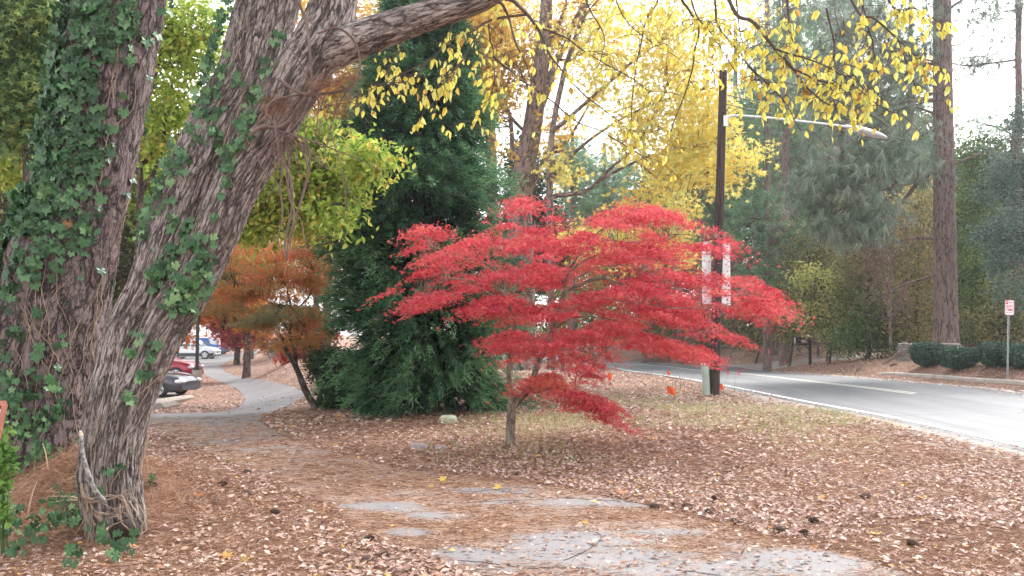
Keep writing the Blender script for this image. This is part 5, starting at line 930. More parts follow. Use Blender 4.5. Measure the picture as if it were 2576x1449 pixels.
# utility pole and street lamp
ub = Gp(1797, 994); UY = ub[1]; us = UY/FL
up = thing('utility_pole', 'dark wooden utility pole standing beside the road with a street lamp arm', 'pole', ub)
pb = barkmat('creosoted_wood', [(.018, .013, .012), (.055, .040, .038), (.10, .075, .07)], 40, 1.2, .004, .5)
c = np.array([P(1796.5+(994-y)*.0285, y, UY) for y in np.linspace(1000, 178, 40)]); mb = MB(); mb.tube(c, np.linspace(13.2, 9.6, 40)*us, 20); mb.build('pole', pb, up, smooth=True, origin=ub)
al = plain('aluminium_arm', (.62, .64, .66), .4, .5, .1)
q = [P(1826, 310, UY-.05), P(1829, 297, UY-.05), P(1842, 291, UY), P(1880, 292, UY+.1), P(1960, 299, UY+.4), P(2060, 310, UY+.8), P(2135, 319, UY+1.1)]
mb = MB(); mb.tube(catmull(q, 60), .026, 10); mb.box(P(1824, 305, UY-.05), (.10, .12, .26)); arm = mb.build('lamp_arm', al, up, smooth=False, origin=ub)
c0 = P(2125, 317, UY+1.1); c1 = P(2232, 347, UY+1.4); dd = (c1-c0); t = np.linspace(0, 1, 16); prof_ = np.array([.04, .07, .10, .125, .14, .15, .155, .158, .158, .155, .15, .14, .125, .10, .07, .02])
V, F, _ = tube(c0+dd*t[:, None], 1., 16); V = V.reshape(16, 16, 3); ctr = c0+dd*t[:, None]; V = ctr[:, None]+(V-ctr[:, None])*prof_[:, None, None]*np.array([1, 1, .55]); mb = MB(); mb.add(V.reshape(-1, 3), F); lh = mb.build('lamp_head', al, arm, smooth=True, origin=ub)
mb = MB(); mb.tube([P(2163, 324, UY+1.2), P(2163, 309, UY+1.2)], .045, 10); mb.build('photocell', plain('grey_blue_plastic', (.12, .16, .2), .4), arm, origin=ub)
for x0, x1, yb_, lab in [(1767, 1788, 765, 'left of two long white boards fixed behind the utility pole'), (1814, 1836, 768, 'right of two long white boards fixed behind the utility pole')]:
    p0, p1 = P(x0, yb_, UY+.17), P(x1, 608, UY+.17); bo = thing('marker_board', lab, 'board', [(p0[0]+p1[0])/2, p0[1], p0[2]], 0, 'white boards on the utility pole'); mb = MB(); w_, h_ = p1[0]-p0[0], p1[2]-p0[2]
    plate(mb, rr_poly(w_, h_, .012), -.012, .012, (0, h_/2)); mb.build('panel', plain('white_board_paint', (.80, .78, .80), .5), bo)
    
    for zz in (.8, .25): mb = MB(); mb.box((0, -.02, h_*zz), (w_*.9, .015, .03)); mb.build('bracket', galv, bo)
for (a, b_, sag, lab) in [((1826, 262, UY), (2800, 412, 34.), .25, 'lower black service cable running right from the utility pole'), ((1826, 238, UY), (2500, 330, 38.), .3, 'upper thin service wire running right from the utility pole')]:
    p0, p1 = P(*a), P(*b_); t = np.linspace(0, 1, 30)[:, None]; c = p0*(1-t)+p1*t; c[:, 2] -= (sag*4*t*(1-t))[:, 0]; mb = MB(); mb.tube(c, .012, 5); wo = mb.build('service_wire', black, None); tag(wo, lab, 'wire')
# pale round marker post
mpb = Gp(1776, 994); s_ = mpb[1]/FL; mp_ = thing('marker_post', 'pale green round plastic marker post left of the utility pole', 'post', mpb); mb = MB(); mb.tube([(.02, 0, -.05), (0, 0, .4), (-.02, 0, 76*s_)], 9.6*s_, 18); mb.build('post', plain('pale_green_plastic', (.42, .50, .44), .5, 0, .15, 3), mp_, smooth=False)
mb = MB(); mb.tube([(-.02, 0, 76*s_), (-.02, 0, 78*s_), (-.02, 0, 79.5*s_)], [10.3*s_, 10.3*s_, 8*s_], 18); mb.build('cap', plain('white_plastic', (.8, .82, .8), .5), mp_)
# marker flags
org = plain('fluorescent_orange_vinyl', (.95, .13, .03), .5, 0, .08)
for (x, y, w_, h_, lab) in [(1683, 1003, 20, 24, 'largest orange marker flag, in the grass left of the pale post'), (1813, 990, 10, 18, 'orange marker flag just right of the utility pole base'), (1531, 965, 11, 20, 'orange marker flag near the foot of the crimson maple branch'), (1446, 925, 11, 11, 'orange marker flag beside the low wooden rail'), (1680, 952, 8, 12, 'small orange marker flag at the far road edge')]:
    b = Gp(x, y); s = b[1]/FL; fo = thing('marker_flag', lab, 'flag', b, random.uniform(-.5, .5), 'orange marker flags'); mb = MB(); hh = (h_+8)*s; mb.tube([(0, 0, -.02), (.01, 0, hh)], .003, 5); mb.build('wire', galv, fo)
    g_ = np.linspace(0, 1, 7); X_, Z_ = np.meshgrid(g_, g_, indexing='ij'); ww, h2 = w_*s, h_*s*.8
    V = np.stack([(X_-.3)*ww+(1-Z_)*.1*ww, .02*np.sin(X_*5+Z_*2), hh-h2+Z_*h2-X_*.25*h2], -1).reshape(-1, 3); i, j = np.meshgrid(np.arange(6), np.arange(6), indexing='ij'); F = np.stack([i*7+j, (i+1)*7+j, (i+1)*7+j+1, i*7+j+1], -1).reshape(-1, 4)
    V = np.vstack([V, V+np.array([0, .002, 0])]); mb = MB(); mb.add(V, np.vstack([F, F[:, ::-1]+49])); mb.build('flag', org, fo, smooth=True)
# low wooden rail by the road
wood = plain('weathered_grey_wood', (.30, .26, .23), .85, 0, .35, 6, .4)
b = Gp(1415, 937); s = b[1]/FL; wr = thing('wooden_rail', 'low weathered wooden guard rail beside the road behind the crimson maple', 'rail', b)
for k, x in enumerate((0, 50, 104)): mb = MB(); mb.box((x*s, x*s*.35, 19*s-.1), (.20, .16, 40*s+.2), .5); mb.build('post', wood, wr)
for z in (8, 36): mb = MB(); mb.tube([(-2*s, -.11, z*s), (52*s, 52*s*.35-.11, (z-4)*s), (106*s, 106*s*.35-.11, (z-7)*s)], .07, 6); mb.build('rail', wood, wr)
# mailbox
b = P(2038, 917, 33.); b = Gp(2038, 917); s = b[1]/FL; mbx = thing('mailbox', 'black roadside mailbox numbered 5108 on a black wooden post', 'mailbox', b)
mb = MB(); mb.box((0, 0, 34*s-.1), (5.6*s, 5*s, 70*s+.2)); mb.box((-15*s, 0, 50*s), (30*s, 3.2*s, 3*s)); mb.build('post', black, mbx)
mb = MB(); mb.tube([(-13*s, 0, 49*s), (-2*s, 0, 38*s)], 1.5*s, 6); mb.build('brace', black, mbx)
arch = np.array([(-5*s, 0), (5*s, 0)]+[(5.4*s*math.cos(a), 9.5*s+6*s*math.sin(a)) for a in np.linspace(0, PI, 11)]); n = len(arch)
V = np.vstack([np.column_stack([np.full(n, x), arch[:, 0], arch[:, 1]+52.5*s]) for x in (-37*s, -3*s)]); mb = MB(); mb.add(V, [[i, (i+1) % n, n+(i+1) % n, n+i] for i in range(n)]); mb.add(np.vstack([V[n:], V[n:].mean(0)]), [[i, (i+1) % n, n] for i in range(n)]); mb.build('box', plain('satin_black_steel', (.03, .03, .035), .3, .4), mbx)
mb = MB(); V2 = V[:n]*np.array([1, 1.03, 1]); mb.add(np.vstack([V2-np.array([.02, 0, 0]), (V2-np.array([.02, 0, 0])).mean(0)]), [[(i+1) % n, i, n] for i in range(n)]); mb.add(np.vstack([V2-np.array([.02, 0, 0]), V2]), [[i, (i+1) % n, n+(i+1) % n, n+i] for i in range(n)]); mb.build('door', plain('pale_grey_door', (.55, .56, .6), .4, .3), mbx)
mb = MB(); mb.box((-28*s, -5.6*s, 62*s), (8*s, .01, 1.6*s)); mb.box((-24.5*s, -5.6*s, 59.5*s), (1.6*s, .01, 5*s)); mb.build('signal_flag', plain('red_flag_paint', (.6, .02, .03), .4), mbx)
mb = MB(); mb.box((-16.5*s, -5.5*s, 58.5*s), (12*s, .008, 6.4*s)); pl_ = mb.build('number_plate', plain('white_plate', (.85, .85, .85), .5), mbx)
text_mesh('5108', 6.2*s, black, 'numbers', pl_, Matrix.Translation((-16.5*s, -5.5*s-.008, 58.5*s))@Matrix.Rotation(PI/2, 4, 'X'), .002)
# no parking sign
b = Gp(2533, 950); s = b[1]/FL; sg = thing('parking_sign', 'white no parking any time sign on a leaning galvanised post', 'sign', b)
mb = MB(); mb.box((0, 0, 0), (4.4*s, .03, 4*s)); V = []
tilt = 8/157
mb = MB()
for (x, w_) in ((-1.7, 1.0), (0, 1.6), (1.7, 1.0)):
    z0, z1 = -.3, 190*s; P8 = np.array([[x*s-w_*s/2, -.01, z0], [x*s+w_*s/2, -.01, z0], [x*s+w_*s/2+tilt*z1, -.01, z1], [x*s-w_*s/2+tilt*z1, -.01, z1]]); P8[:, 1] += (.022 if x == 0 else 0)
    V8 = np.vstack([P8, P8+np.array([0, .012, 0])]); mb.add(V8, [[0, 1, 2, 3], [7, 6, 5, 4], [0, 4, 5, 1], [1, 5, 6, 2], [2, 6, 7, 3], [3, 7, 4, 0]])
mb.build('post', galv, sg)
red = plain('sign_red', (.62, .03, .06), .5, 0, .05); wh = plain('sign_white', (.86, .84, .87), .45, 0, .03)
RM = Matrix.Translation((tilt*175*s+.01, -.03, 175.5*s))@Matrix.Rotation(math.radians(2.5), 4, 'Y')
w_, h_ = 22.6*s, 37*s
def onsign(mb, name, mat, par): o = mb.build(name, mat, par); o.data.transform(RM); return o
mb = MB(); plate(mb, rr_poly(w_, h_, .03), -.004, .004); pan = onsign(mb, 'panel', wh, sg)
o_p = rr_poly(w_*.95, h_*.97, .026); i_p = rr_poly(w_*.91, h_*.945, .022); n = len(o_p); V = np.vstack([np.column_stack([o_p[:, 0], np.full(n, -.006), o_p[:, 1]]), np.column_stack([i_p[:, 0], np.full(n, -.006), i_p[:, 1]])])
mb = MB(); mb.add(V, [[i, (i+1) % n, n+(i+1) % n, n+i] for i in range(n)]); onsign(mb, 'border', red, pan)
mb = MB(); mb.box((-w_*.31, -.006, h_*.35), (w_*.26, .002, h_*.22)); onsign(mb, 'red_block', red, pan)
mb = MB(); mb.box((0, -.006, h_*.225), (w_*.9, .002, h_*.012)); onsign(mb, 'rule', red, pan); mb = MB(); mb.box((0, -.006, -h_*.35), (w_*.5, .002, h_*.026))
for sg_ in (-1, 1): a = np.array([[sg_*w_*.25, -.007, -h_*.35+h_*.04], [sg_*w_*.25, -.007, -h_*.35-h_*.04], [sg_*w_*.36, -.007, -h_*.35]]); mb.add(a, [[0, 1, 2] if sg_ < 0 else [0, 1, 2]])
onsign(mb, 'double_arrow', red, pan)
TX = lambda x, z: RM@Matrix.Translation((x, -.008, z))@Matrix.Rotation(PI/2, 4, 'X')
text_mesh('NO', h_*.15, wh, 'lettering', pan, TX(-w_*.31, h_*.35), .001); text_mesh('PARKING', h_*.10, red, 'lettering', pan, TX(w_*.15, h_*.35), .001)
text_mesh('ANY', h_*.24, red, 'lettering', pan, TX(0, h_*.07), .0015); text_mesh('TIME', h_*.24, red, 'lettering', pan, TX(0, -h_*.16), .0015)
# hedges, stone pillars, split rails
M['hedge'] = leafmat('hedge_leaf', [(.018, .05, .035), (.04, .10, .065), (.09, .17, .12), (.20, .28, .24)], .15, .35)
def hedge(x0, x1, yt, yb, lab, d=1.1):
    b = Gp((x0+x1)/2, yb); s = b[1]/FL; w_, h_ = (x1-x0)*s, (yb-yt)*s; o = thing('hedge', lab, 'hedge', b, 0, 'clipped hedges across the road'); f = MB(); n = 5200
    u = rng.uniform(-1, 1, (n, 3)); q = np.abs(u)**3.2; rr = (q.sum(1))**(1/3.2); u = u/rr[:, None]*rng.uniform(.80, 1.0, n)[:, None]
    lump = 1+.16*(fbm(u*2.2+x0, 3, int(x0))-.45)*2; u = u*lump[:, None]; narrow = 1-.22*np.clip(-u[:, 2], 0, 1)
    C = u*np.array([w_/2, d/2, h_/2])*np.stack([narrow, narrow, np.ones(n)], -1)+np.array([0, d/2, h_/2+.02])
    D = rdir(n); U = u/np.linalg.norm(u, axis=1)[:, None]+rng.normal(size=(n, 3))*.5; leaves(f, C, D, U, rng.uniform(.05, .09, n), t_oval2(.6), np.clip(rng.beta(2, 2.5, n)+.10*u[:, 2], 0, 1)); f.build('foliage', M['hedge'], o)
    m = MB()
    for k in range(7): a = rng.uniform(-.3, .3, 2); m.tube([(a[0]*w_*.4, d/2+a[1]*.3, -.05), (a[0]*w_, d/2+a[1], h_*.5), (a[0]*w_*1.5, d/2+a[1]*1.5, h_*.85)], .012, 5)
    m.build('stems', M['dark_bark'], o)
hedge(2317, 2388, 864, 923, 'taller clipped hedge at the left end of the hedge row'); hedge(2388, 2482, 876, 930, 'lower rounded hedge in the middle of the hedge row'); hedge(2497, 2572, 865, 925, 'clipped hedge right behind the sign post'); hedge(2560, 2650, 867, 928, 'clipped hedge cut off by the right edge')
stone = plain('stacked_grey_stone', (.30, .27, .25), .85, 0, .4, 5, .6)
def rock(c, d, seed, k=2):
    import bmesh as bm_
    b = bm_.new(); bm_.ops.create_icosphere(b, subdivisions=k, radius=.5); V = np.array([v.co for v in b.verts]); F = np.array([[v.index for v in f.verts] for f in b.faces]); b.free()
    V = np.sign(V)*np.abs(V*2)**.6/2; V *= (1+.35*(fbm(V*2.5+seed*7.1, 3, seed)-.45))[:, None]; return V*np.array(d)+np.array(c), F
def pillar(x, yb, yt, w_px, lab, n=8, cap=False):
    b = Gp(x, yb); b = np.array([b[0], b[1]+.3, float(G(b[0], b[1]+.3))]); s = b[1]/FL; H = (yb-yt)*s; o = thing('stone_pillar', lab, 'pillar', b); z = -.05
    for k in range(n):
        h = H/n*1.25; mb = MB(); ww = w_px*s*random.uniform(.85, 1.1)*(1.5 if cap and k >= n-2 else 1); V, F = rock((random.uniform(-.03, .03), 0, z+h/2), (ww, w_px*s*1.1, h), k+int(x)); mb.add(V, F); mb.build('stone', stone, o, smooth=True); z += H/n*1.02
pillar(2283, 908, 862, 26, 'stacked stone pillar at the left end of the split rail fence', 8); pillar(2404, 912, 862, 34, 'stone pillar with overhanging cap stones between two hedges', 8, True)
fb = Gp(2300, 905); fe = thing('split_rail_fence', 'weathered split rail fence running behind the clipped hedges', 'fence', [fb[0], fb[1]+.35, fb[2]]); FY = fb[1]+.4; o0 = np.array(fe.location)
lw = plain('pale_split_rail', (.52, .45, .38), .85, 0, .3, 6, .4)
for (a, b_, r) in [((2290, 866), (2340, 868), .05), ((2288, 892), (2340, 900), .065), ((2340, 874), (2410, 878), .05), ((2405, 877), (2500, 884), .05), ((2400, 902), (2500, 911), .07), ((2340, 898), (2405, 903), .06), ((2495, 878), (2590, 884), .05)]:
    mb = MB(); c = catmull([P(*a, FY), (P(*a, FY)+P(*b_, FY-.15))/2+np.array([0, 0, .01]), P(*b_, FY-.15)], 10)-o0; mb.tube(c, r, 5); mb.build('rail', lw, fe)
for x in (2284, 2404, 2500): mb = MB(); p = P(x, 860, FY); mb.box(np.array([p[0], p[1]+.2, (p[2]+G(p[0], p[1]))/2])-o0, (.12, .12, float(p[2]-G(p[0], p[1])))); mb.build('post', wood, fe)
fbb = Gp(2222, 917); fbo = thing('fallen_branch', 'long dead branch propped against the left stone pillar', 'branch', fbb); FBY = fbb[1]
mb = MB(); mb.tube(catmull([fbb, P(2245, 900, FBY), P(2266, 886, FBY-.1), P(2300, 873, FBY-.1), P(2330, 866, FBY)], 30), np.linspace(.05, .02, 30), 8); mb.tube(catmull([P(2255, 893, FBY), P(2258, 880, FBY-.1), P(2264, 866, FBY-.1)], 10), np.linspace(.025, .01, 10), 6); mb.tube(catmull([P(2250, 897, FBY), P(2290, 880, FBY-.2), P(2315, 869, FBY-.1)], 10), np.linspace(.03, .01, 10), 6); mb.build('wood', plain('dead_branch_bark', (.22, .17, .155), .9, 0, .3, 12), fbo, origin=fbb)
b = Gp(2240, 922); lg = thing('log', 'short dark log lying on the needles below the propped branch', 'log', b); mb = MB(); mb.tube(catmull([(0, 0, .03), (.2, 0, .05), (.5, .1, .07)], 8), .05, 7); mb.build('wood', M['dark_bark'], lg)
for (x, y, w_, h_, c, lab) in [(1127, 1065, 44, 20, (.42, .44, .33), 'pale mossy flat stone in the lawn before the cedar'), (1052, 1132, 46, 18, (.32, .27, .26), 'half buried grey stone left of the crimson maple trunk'), (1108, 1134, 30, 16, (.34, .27, .25), 'smaller half buried stone nearest the crimson maple trunk'), (586, 883, 40, 14, (.50, .47, .33), 'large tan boulder beside the far lamp post'), (492, 966, 22, 18, (.34, .33, .27), 'grey boulder at the foot of the nearest lamp post'), (1390, 948, 40, 12, (.3, .25, .2), 'dark stone by the low wooden rail'), (1947, 893, 8, 5, (.8, .8, .78), 'small white stone on the bank across the road'), (2160, 934, 12, 8, (.22, .15, .13), 'brown stone at the tip of the concrete kerb')]:
    b = Gp(x, y); s = b[1]/FL; mb = MB(); V, F = rock((0, 0, h_*s*.35), (w_*s, w_*s*.8, h_*s*1.3), int(x), 3); mb.add(V, F); o = mb.build('rock', plain('rock_%d' % x if 0 else 'lichened_rock', c, .9, 0, .35, 6/max(w_*s, .2), .5), None, smooth=True); o.location = b; tag(o, lab, 'rock')
# parking lot timbers
for (a, b_, lab) in [((384, 1022), (480, 1004), 'pale timber edging in front of the dark grey car'), ((400, 1032), (440, 1024), 'shorter rotten timber nearest the leaning trunk'), ((445, 916), (500, 913), 'dark timber edging in front of the silver pickup')]:
    p0, p1 = Gp(*a), Gp(*b_); mb = MB(); o = thing('timber_edging', lab, 'timber', p0); mb.tube(catmull([p0*0+(0, 0, .06), (p1-p0)/2+(0, 0, .08), p1-p0+(0, 0, .06)], 10), .12, 7); mb.build('timber', wood, o)
# lamp posts
def lamp_post(x, yb, w_blk, hblk, lab, Yf=None, H=4.2):
    b = Gp(x, yb); s = b[1]/FL; o = thing('lamp_post', lab, 'lamp post', b, 0, 'black lamp posts along the parking lot'); w_, h_ = w_blk*s, hblk*s
    mb = MB(); mb.tube([(0, 0, -.3), (0, 0, h_)], w_/2*1.1, 12); mb.build('concrete_base', plain('lamp_base_concrete', (.42, .37, .32), .85, 0, .25, 4, .3), o)
    mb = MB(); mb.box((0, 0, h_+.05), (w_*.72, w_*.72, .10)); mb.box((0, 0, h_+.15), (.2, .2, .12)); mb.build('base_plate', black, o)
    mb = MB(); mb.box((0, 0, h_+H/2), (.135, .135, H)); mb.build('post', black, o)
    mb = MB(); mb.box((0, 0, h_+H+.12), (.42, .42, .24)); mb.build('lamp_head', black, o)
lamp_post(495, 964, 22, 33, 'nearest black lamp post on a round concrete base beside the path'); lamp_post(447, 914, 15, 9, 'middle black lamp post behind the red car'); lamp_post(559, 887, 12, 14, 'farthest black lamp post beside the tan boulder')
# cars
glass = plain('tinted_car_glass', (.05, .07, .09), .08, 0, .1); glass.node_tree.nodes['Principled BSDF'].inputs['Specular IOR Level'].default_value = .8
tyre = plain('tyre_rubber', (.02, .02, .02), .8, 0, .2); rim = plain('alloy_rim', (.62, .63, .66), .3, .7, .05); dark = plain('dark_trim_and_shade', (.035, .035, .04), .6)
def car(label, cat, loc, rz, L, W, paint, top, hood, belt, roof, wr_, fw, rw, name, clad=None, tail='sedan'):
    """x forward. top: list of (x, z) upper outline hood->rear; sections lofted"""
    o = thing(name, label, cat, loc, rz)
    xs_ = np.linspace(-L/2, L/2, 34); bz = np.interp(xs_, *zip(*belt)); n = 18; rows = []
    for x, zt in zip(xs_, bz):
        e = min((x+L/2), (L/2-x)); wf = W/2*(1-.16*math.exp(-e/.18)-.05*math.exp(-e/.7)); z0 = .19+.08*math.exp(-e/.15)
        pr = [(-wf*.92, z0), (-wf, z0+.16), (-wf*1.0, (z0+zt)/2), (-wf*.985, zt-.16), (-wf*.93, zt-.05), (-wf*.80, zt), (-wf*.4, zt+.025), (0, zt+.03)]; pr = pr+[(-a, b) for a, b in pr[-2::-1]]; rows.append([(x, a, b) for a, b in pr])
    R = np.array(rows); m, k = R.shape[:2]; i, j = np.meshgrid(np.arange(m-1), np.arange(k-1), indexing='ij'); F = np.stack([i*k+j, i*k+j+1, (i+1)*k+j+1, (i+1)*k+j], -1).reshape(-1, 4)
    mb = MB(); mb.add(R.reshape(-1, 3), F)
    for r0, fl in ((0, 1), ((m-1)*k, 0)): idx = list(range(r0, r0+k)); c = R.reshape(-1, 3)[idx]; f = [[q_, (q_+1) % k, k] for q_ in range(k)]; mb.add(np.vstack([c, c.mean(0)]), f if fl else [g_[::-1] for g_ in f])
    mb.build('body', paint, o, smooth=True)
    # cabin
    gx = np.array([q_[0] for q_ in roof]); gz = np.array([q_[1] for q_ in roof]); rows = []
    for x, zt in zip(gx, gz):
        zb = np.interp(x, *zip(*belt))-.03; hh = zt-zb; w0 = W/2*.90; w1 = W/2*(.90-.22*min(1, max(hh, 0)/.6)); rows.append([(x, -w0, zb), (x, -(w0+w1)/2-.01, zb+hh*.55), (x, -w1, zb+hh*.92), (x, -w1*.75, zb+hh), (x, 0, zb+hh+.02*min(1, hh*3)), (x, w1*.75, zb+hh), (x, w1, zb+hh*.92), (x, (w0+w1)/2+.01, zb+hh*.55), (x, w0, zb)])
    R = np.array(rows); m, k = R.shape[:2]; i, j = np.meshgrid(np.arange(m-1), np.arange(k-1), indexing='ij'); F = np.stack([i*k+j, i*k+j+1, (i+1)*k+j+1, (i+1)*k+j], -1).reshape(-1, 4); mb = MB(); mb.add(R.reshape(-1, 3), F); mb.build('cabin', paint, o, smooth=True)
    # side windows and windscreen as inset panes 6 mm proud
    for sd_ in (-1, 1):
        for (xa, xb) in tail_w[tail]:
            xa, xb = np.array([xa, xb])*L/2; t = np.linspace(0, 1, 6); X_ = xa+(xb-xa)*t; zt = np.interp(X_, gx[::1] if gx[0] < gx[-1] else gx[::-1], gz if gx[0] < gx[-1] else gz[::-1]); zb = np.interp(X_, *zip(*belt)); hh = zt-zb+.03
            w0 = W/2*.90; w1 = W/2*(.90-.22*np.clip(hh/.6, 0, 1)); lo = np.column_stack([X_, sd_*((w0*.88+ (w0+w1)/2*.12)+.015), zb+hh*.10]); hi = np.column_stack([X_, sd_*(w1+.022), zb+hh*.80]); mb = MB(); mb.add(np.vstack([lo, hi]), [[q_, q_+1, 7+q_, 6+q_] if sd_ < 0 else [6+q_, 7+q_, q_+1, q_] for q_ in range(5)]); mb.build('window', glass, o)
    fr = int(np.argmax(gx)); step = -1 if fr else 1; a, b_ = R[fr], R[fr+step]; e_ = .06
    q4 = [a[1]*.0+(a[0]*(1-e_)+b_[2]*e_), a[8]*(1-e_)+b_[6]*e_, a[6]*.12+b_[6]*.88, a[2]*.12+b_[2]*.88]; nn = np.array([.012, 0, .02]); mb = MB(); mb.add(np.array(q4)+nn, [[0, 1, 2, 3]]); mb.build('windscreen', glass, o)
    for (x, sd_) in ((fw, -1), (fw, 1), (rw, -1), (rw, 1)):
        y = sd_*(W/2-.10); wo = MB(); a = np.arange(28)*2*PI/28; prf = [(wr_*.68, -.10), (wr_*.93, -.11), (wr_, -.07), (wr_, .07), (wr_*.93, .112), (wr_*.68, .112)]
        V = np.array([[x+r_*math.cos(t), y+sd_*d_, wr_+r_*math.sin(t)] for r_, d_ in prf for t in a]); F = [[q_*28+i, q_*28+(i+1) % 28, (q_+1)*28+(i+1) % 28, (q_+1)*28+i] for q_ in range(5) for i in range(28)]; wo.add(V, F); wl = wo.build('wheel', tyre, o, smooth=True)
        rb = MB(); V = np.array([[x+r_*math.cos(t), y+sd_*d_, wr_+r_*math.sin(t)] for r_, d_ in ((wr_*.69, .118), (wr_*.62, .122), (wr_*.60, .08)) for t in a]); F = [[q_*28+i, q_*28+(i+1) % 28, (q_+1)*28+(i+1) % 28, (q_+1)*28+i] for q_ in range(2) for i in range(28)]; rb.add(V, F)
        for q_ in range(5):
            t = q_*2*PI/5+.3; ca_, sa_ = math.cos(t), math.sin(t); p_ = [(0.02, -.05), (wr_*.62, -.045), (wr_*.62, .045), (.02, .05)]; V = np.array([[x+u_*ca_-v_*sa_, y+sd_*.115, wr_+u_*sa_+v_*ca_] for u_, v_ in p_]+[[x+u_*ca_-v_*sa_, y+sd_*.09, wr_+u_*sa_+v_*ca_] for u_, v_ in p_]); rb.add(V, [[0, 1, 2, 3], [7, 6, 5, 4], [0, 4, 5, 1], [2, 6, 7, 3]])
        rb.build('rim', rim, wl)
        ab = MB(); rr_ = wr_*1.14; zt_ = [(x+rr_*math.cos(t), wr_+rr_*math.sin(t)) for t in np.linspace(-.35, PI+.35, 24)]; V = np.array([[u_, sd_*(W/2+.004), v_] for u_, v_ in zt_]+[[x, sd_*(W/2+.004), wr_]]); ab.add(V, [[i, i+1, 24] for i in range(23)]); ab.build('wheel_well_shade', dark, o)  # flat dark disc painted for the shade in the wheel opening
    fz = np.interp(L/2-.15, *zip(*belt))
    for sd_ in (-1, 1):
        mb = MB(); V, F = rock((L/2-.16, sd_*(W/2-.20), fz-.13), (.34, .34, .15), 3, 3); mb.add(V, F); mb.build('headlight', plain('headlight_glass', (.75, .78, .8), .15), o, smooth=True)
    mb = MB(); mb.box((L/2-.02, 0, fz-.24), (.06, W*.5, .12)); mb.build('grille', dark, o); mb = MB(); mb.box((L/2-.03, 0, .36), (.12, W*.8, .12)); mb.build('bumper', clad or paint, o)
    if clad: mb = MB(); mb.box((0, 0, .40), (L*.94, W+.012, .26)); mb.build('cladding', clad, o)
    return o
tail_w = {'sedan': [(-.42, -.04), (.0, .36)], 'suv': [(-.86, -.46), (-.42, -.02), (.02, .34)], 'truck': [(-.18, .06), (.10, .36)]}
def cpaint(n, c, met=.5): m = plain(n, c, .28, met, .04, 3, 0, .6); return m
def placed(px, py, Y, wr_, fw, rz=0.): p = P(px, py, Y); g = float(G(p[0], p[1])); return [p[0]-fw, p[1]+.8, g]
sed_b = [(-2.35, .78), (-2.2, .95), (-1.2, .98), (.9, .96), (1.5, .93), (2.05, .84), (2.28, .74), (2.35, .60)]; sed_r = [(1.05, .93), (.35, 1.32), (-.2, 1.42), (-.9, 1.40), (-1.75, .96)]
l = placed(414, 1006, 34.0, .33, 1.42); car('dark grey sedan with star alloy wheels nosed up to the timber edging', 'car', l, -.14, 4.7, 1.78, cpaint('dark_grey_car_paint', (.05, .047, .062)), None, None, sed_b, sed_r, .325, 1.42, -1.35, 'parked_car')
l = placed(446, 958, 44.5, .33, 1.42); car('deep red car parked just beyond the dark grey one', 'car', l, .0, 4.5, 1.76, cpaint('deep_red_car_paint', (.30, .01, .03)), None, None, [(a*.96, b*1.08) for a, b in sed_b], [(a, b*1.12) for a, b in sed_r], .34, 1.36, -1.3, 'parked_car')
suv_b = [(-2.2, .85), (-2.1, 1.05), (.8, 1.08), (1.6, 1.02), (2.0, .92), (2.2, .74)]; suv_r = [(.95, 1.05), (.45, 1.66), (-.2, 1.76), (-1.7, 1.74), (-2.12, 1.1)]
l = placed(516, 903, 75., .36, 1.35); car('silver sport utility car with dark lower cladding across the lot', 'car', l, .0, 4.45, 1.82, cpaint('silver_car_paint', (.62, .64, .68), .3), None, None, suv_b, suv_r, .36, 1.35, -1.3, 'parked_car', dark, 'suv')
l = placed(548, 890, 88., .36, 1.35); car('blue sport utility car half hidden behind the silver one', 'car', l, -.3, 4.4, 1.8, cpaint('blue_car_paint', (.03, .09, .30)), None, None, suv_b, suv_r, .35, 1.35, -1.3, 'parked_car', dark, 'suv')
tr_b = [(-2.7, .98), (-2.6, 1.02), (-.9, 1.04), (1.2, 1.05), (2.2, 1.0), (2.6, .90), (2.7, .7)]; tr_r = [(1.3, 1.03), (.75, 1.60), (.1, 1.68), (-.6, 1.66), (-.85, 1.04)]
l = placed(668, 886, 96., .38, -1.8); car('tan pickup truck beyond the trees at the end of the lot', 'pickup truck', l, PI, 5.4, 1.9, cpaint('tan_truck_paint', (.40, .36, .30), .3), None, None, tr_b, tr_r, .38, 1.8, -1.75, 'pickup_truck', None, 'truck')
# framed notice board at the left edge
p_tr, p_br = P(20, 1018, 4.7), P(-3, 1128, 4.42); wv = np.array([-.62, .0, 0.]); dvv = p_br-p_tr; nb = thing('notice_board', 'corner of a slanted notice board with red brown wooden frame at the left edge', 'notice board', [p_tr[0]-.3, p_tr[1], float(G(p_tr[0]-.3, 4.5))]); n0 = np.array(nb.location)
ddn = dvv*1.9; nrm = np.cross(ddn, wv); nrm /= np.linalg.norm(nrm); nrm = nrm if nrm[1] < 0 else -nrm
def slab(mb, u0, u1, v0, v1, t0, t1):
    V = [p_tr+wv*u+ddn*v+nrm*t for u in (u0, u1) for v in (v0, v1) for t in (t0, t1)]; mb.add(np.array(V)-n0, [[0, 1, 3, 2], [4, 6, 7, 5], [0, 4, 5, 1], [2, 3, 7, 6], [0, 2, 6, 4], [1, 5, 7, 3]])
mb = MB()
for q_ in ((0, .032, 0, 1), (.968, 1, 0, 1), (.032, .968, 0, .06), (.032, .968, .94, 1)): slab(mb, *q_, 0, .03)
fr_ = mb.build('frame', plain('red_brown_wood', (.30, .10, .065), .6, 0, .3, 14), nb); mb = MB(); slab(mb, .033, .967, .061, .939, .0, .012); mb.build('panel', plain('pale_notice_paper', (.72, .76, .80), .4, 0, .04), nb); mb = MB()
for q_ in ((.034, .043, .062, .938), (.957, .966, .062, .938), (.043, .957, .062, .08), (.043, .957, .92, .938)): slab(mb, *q_, .0125, .016)
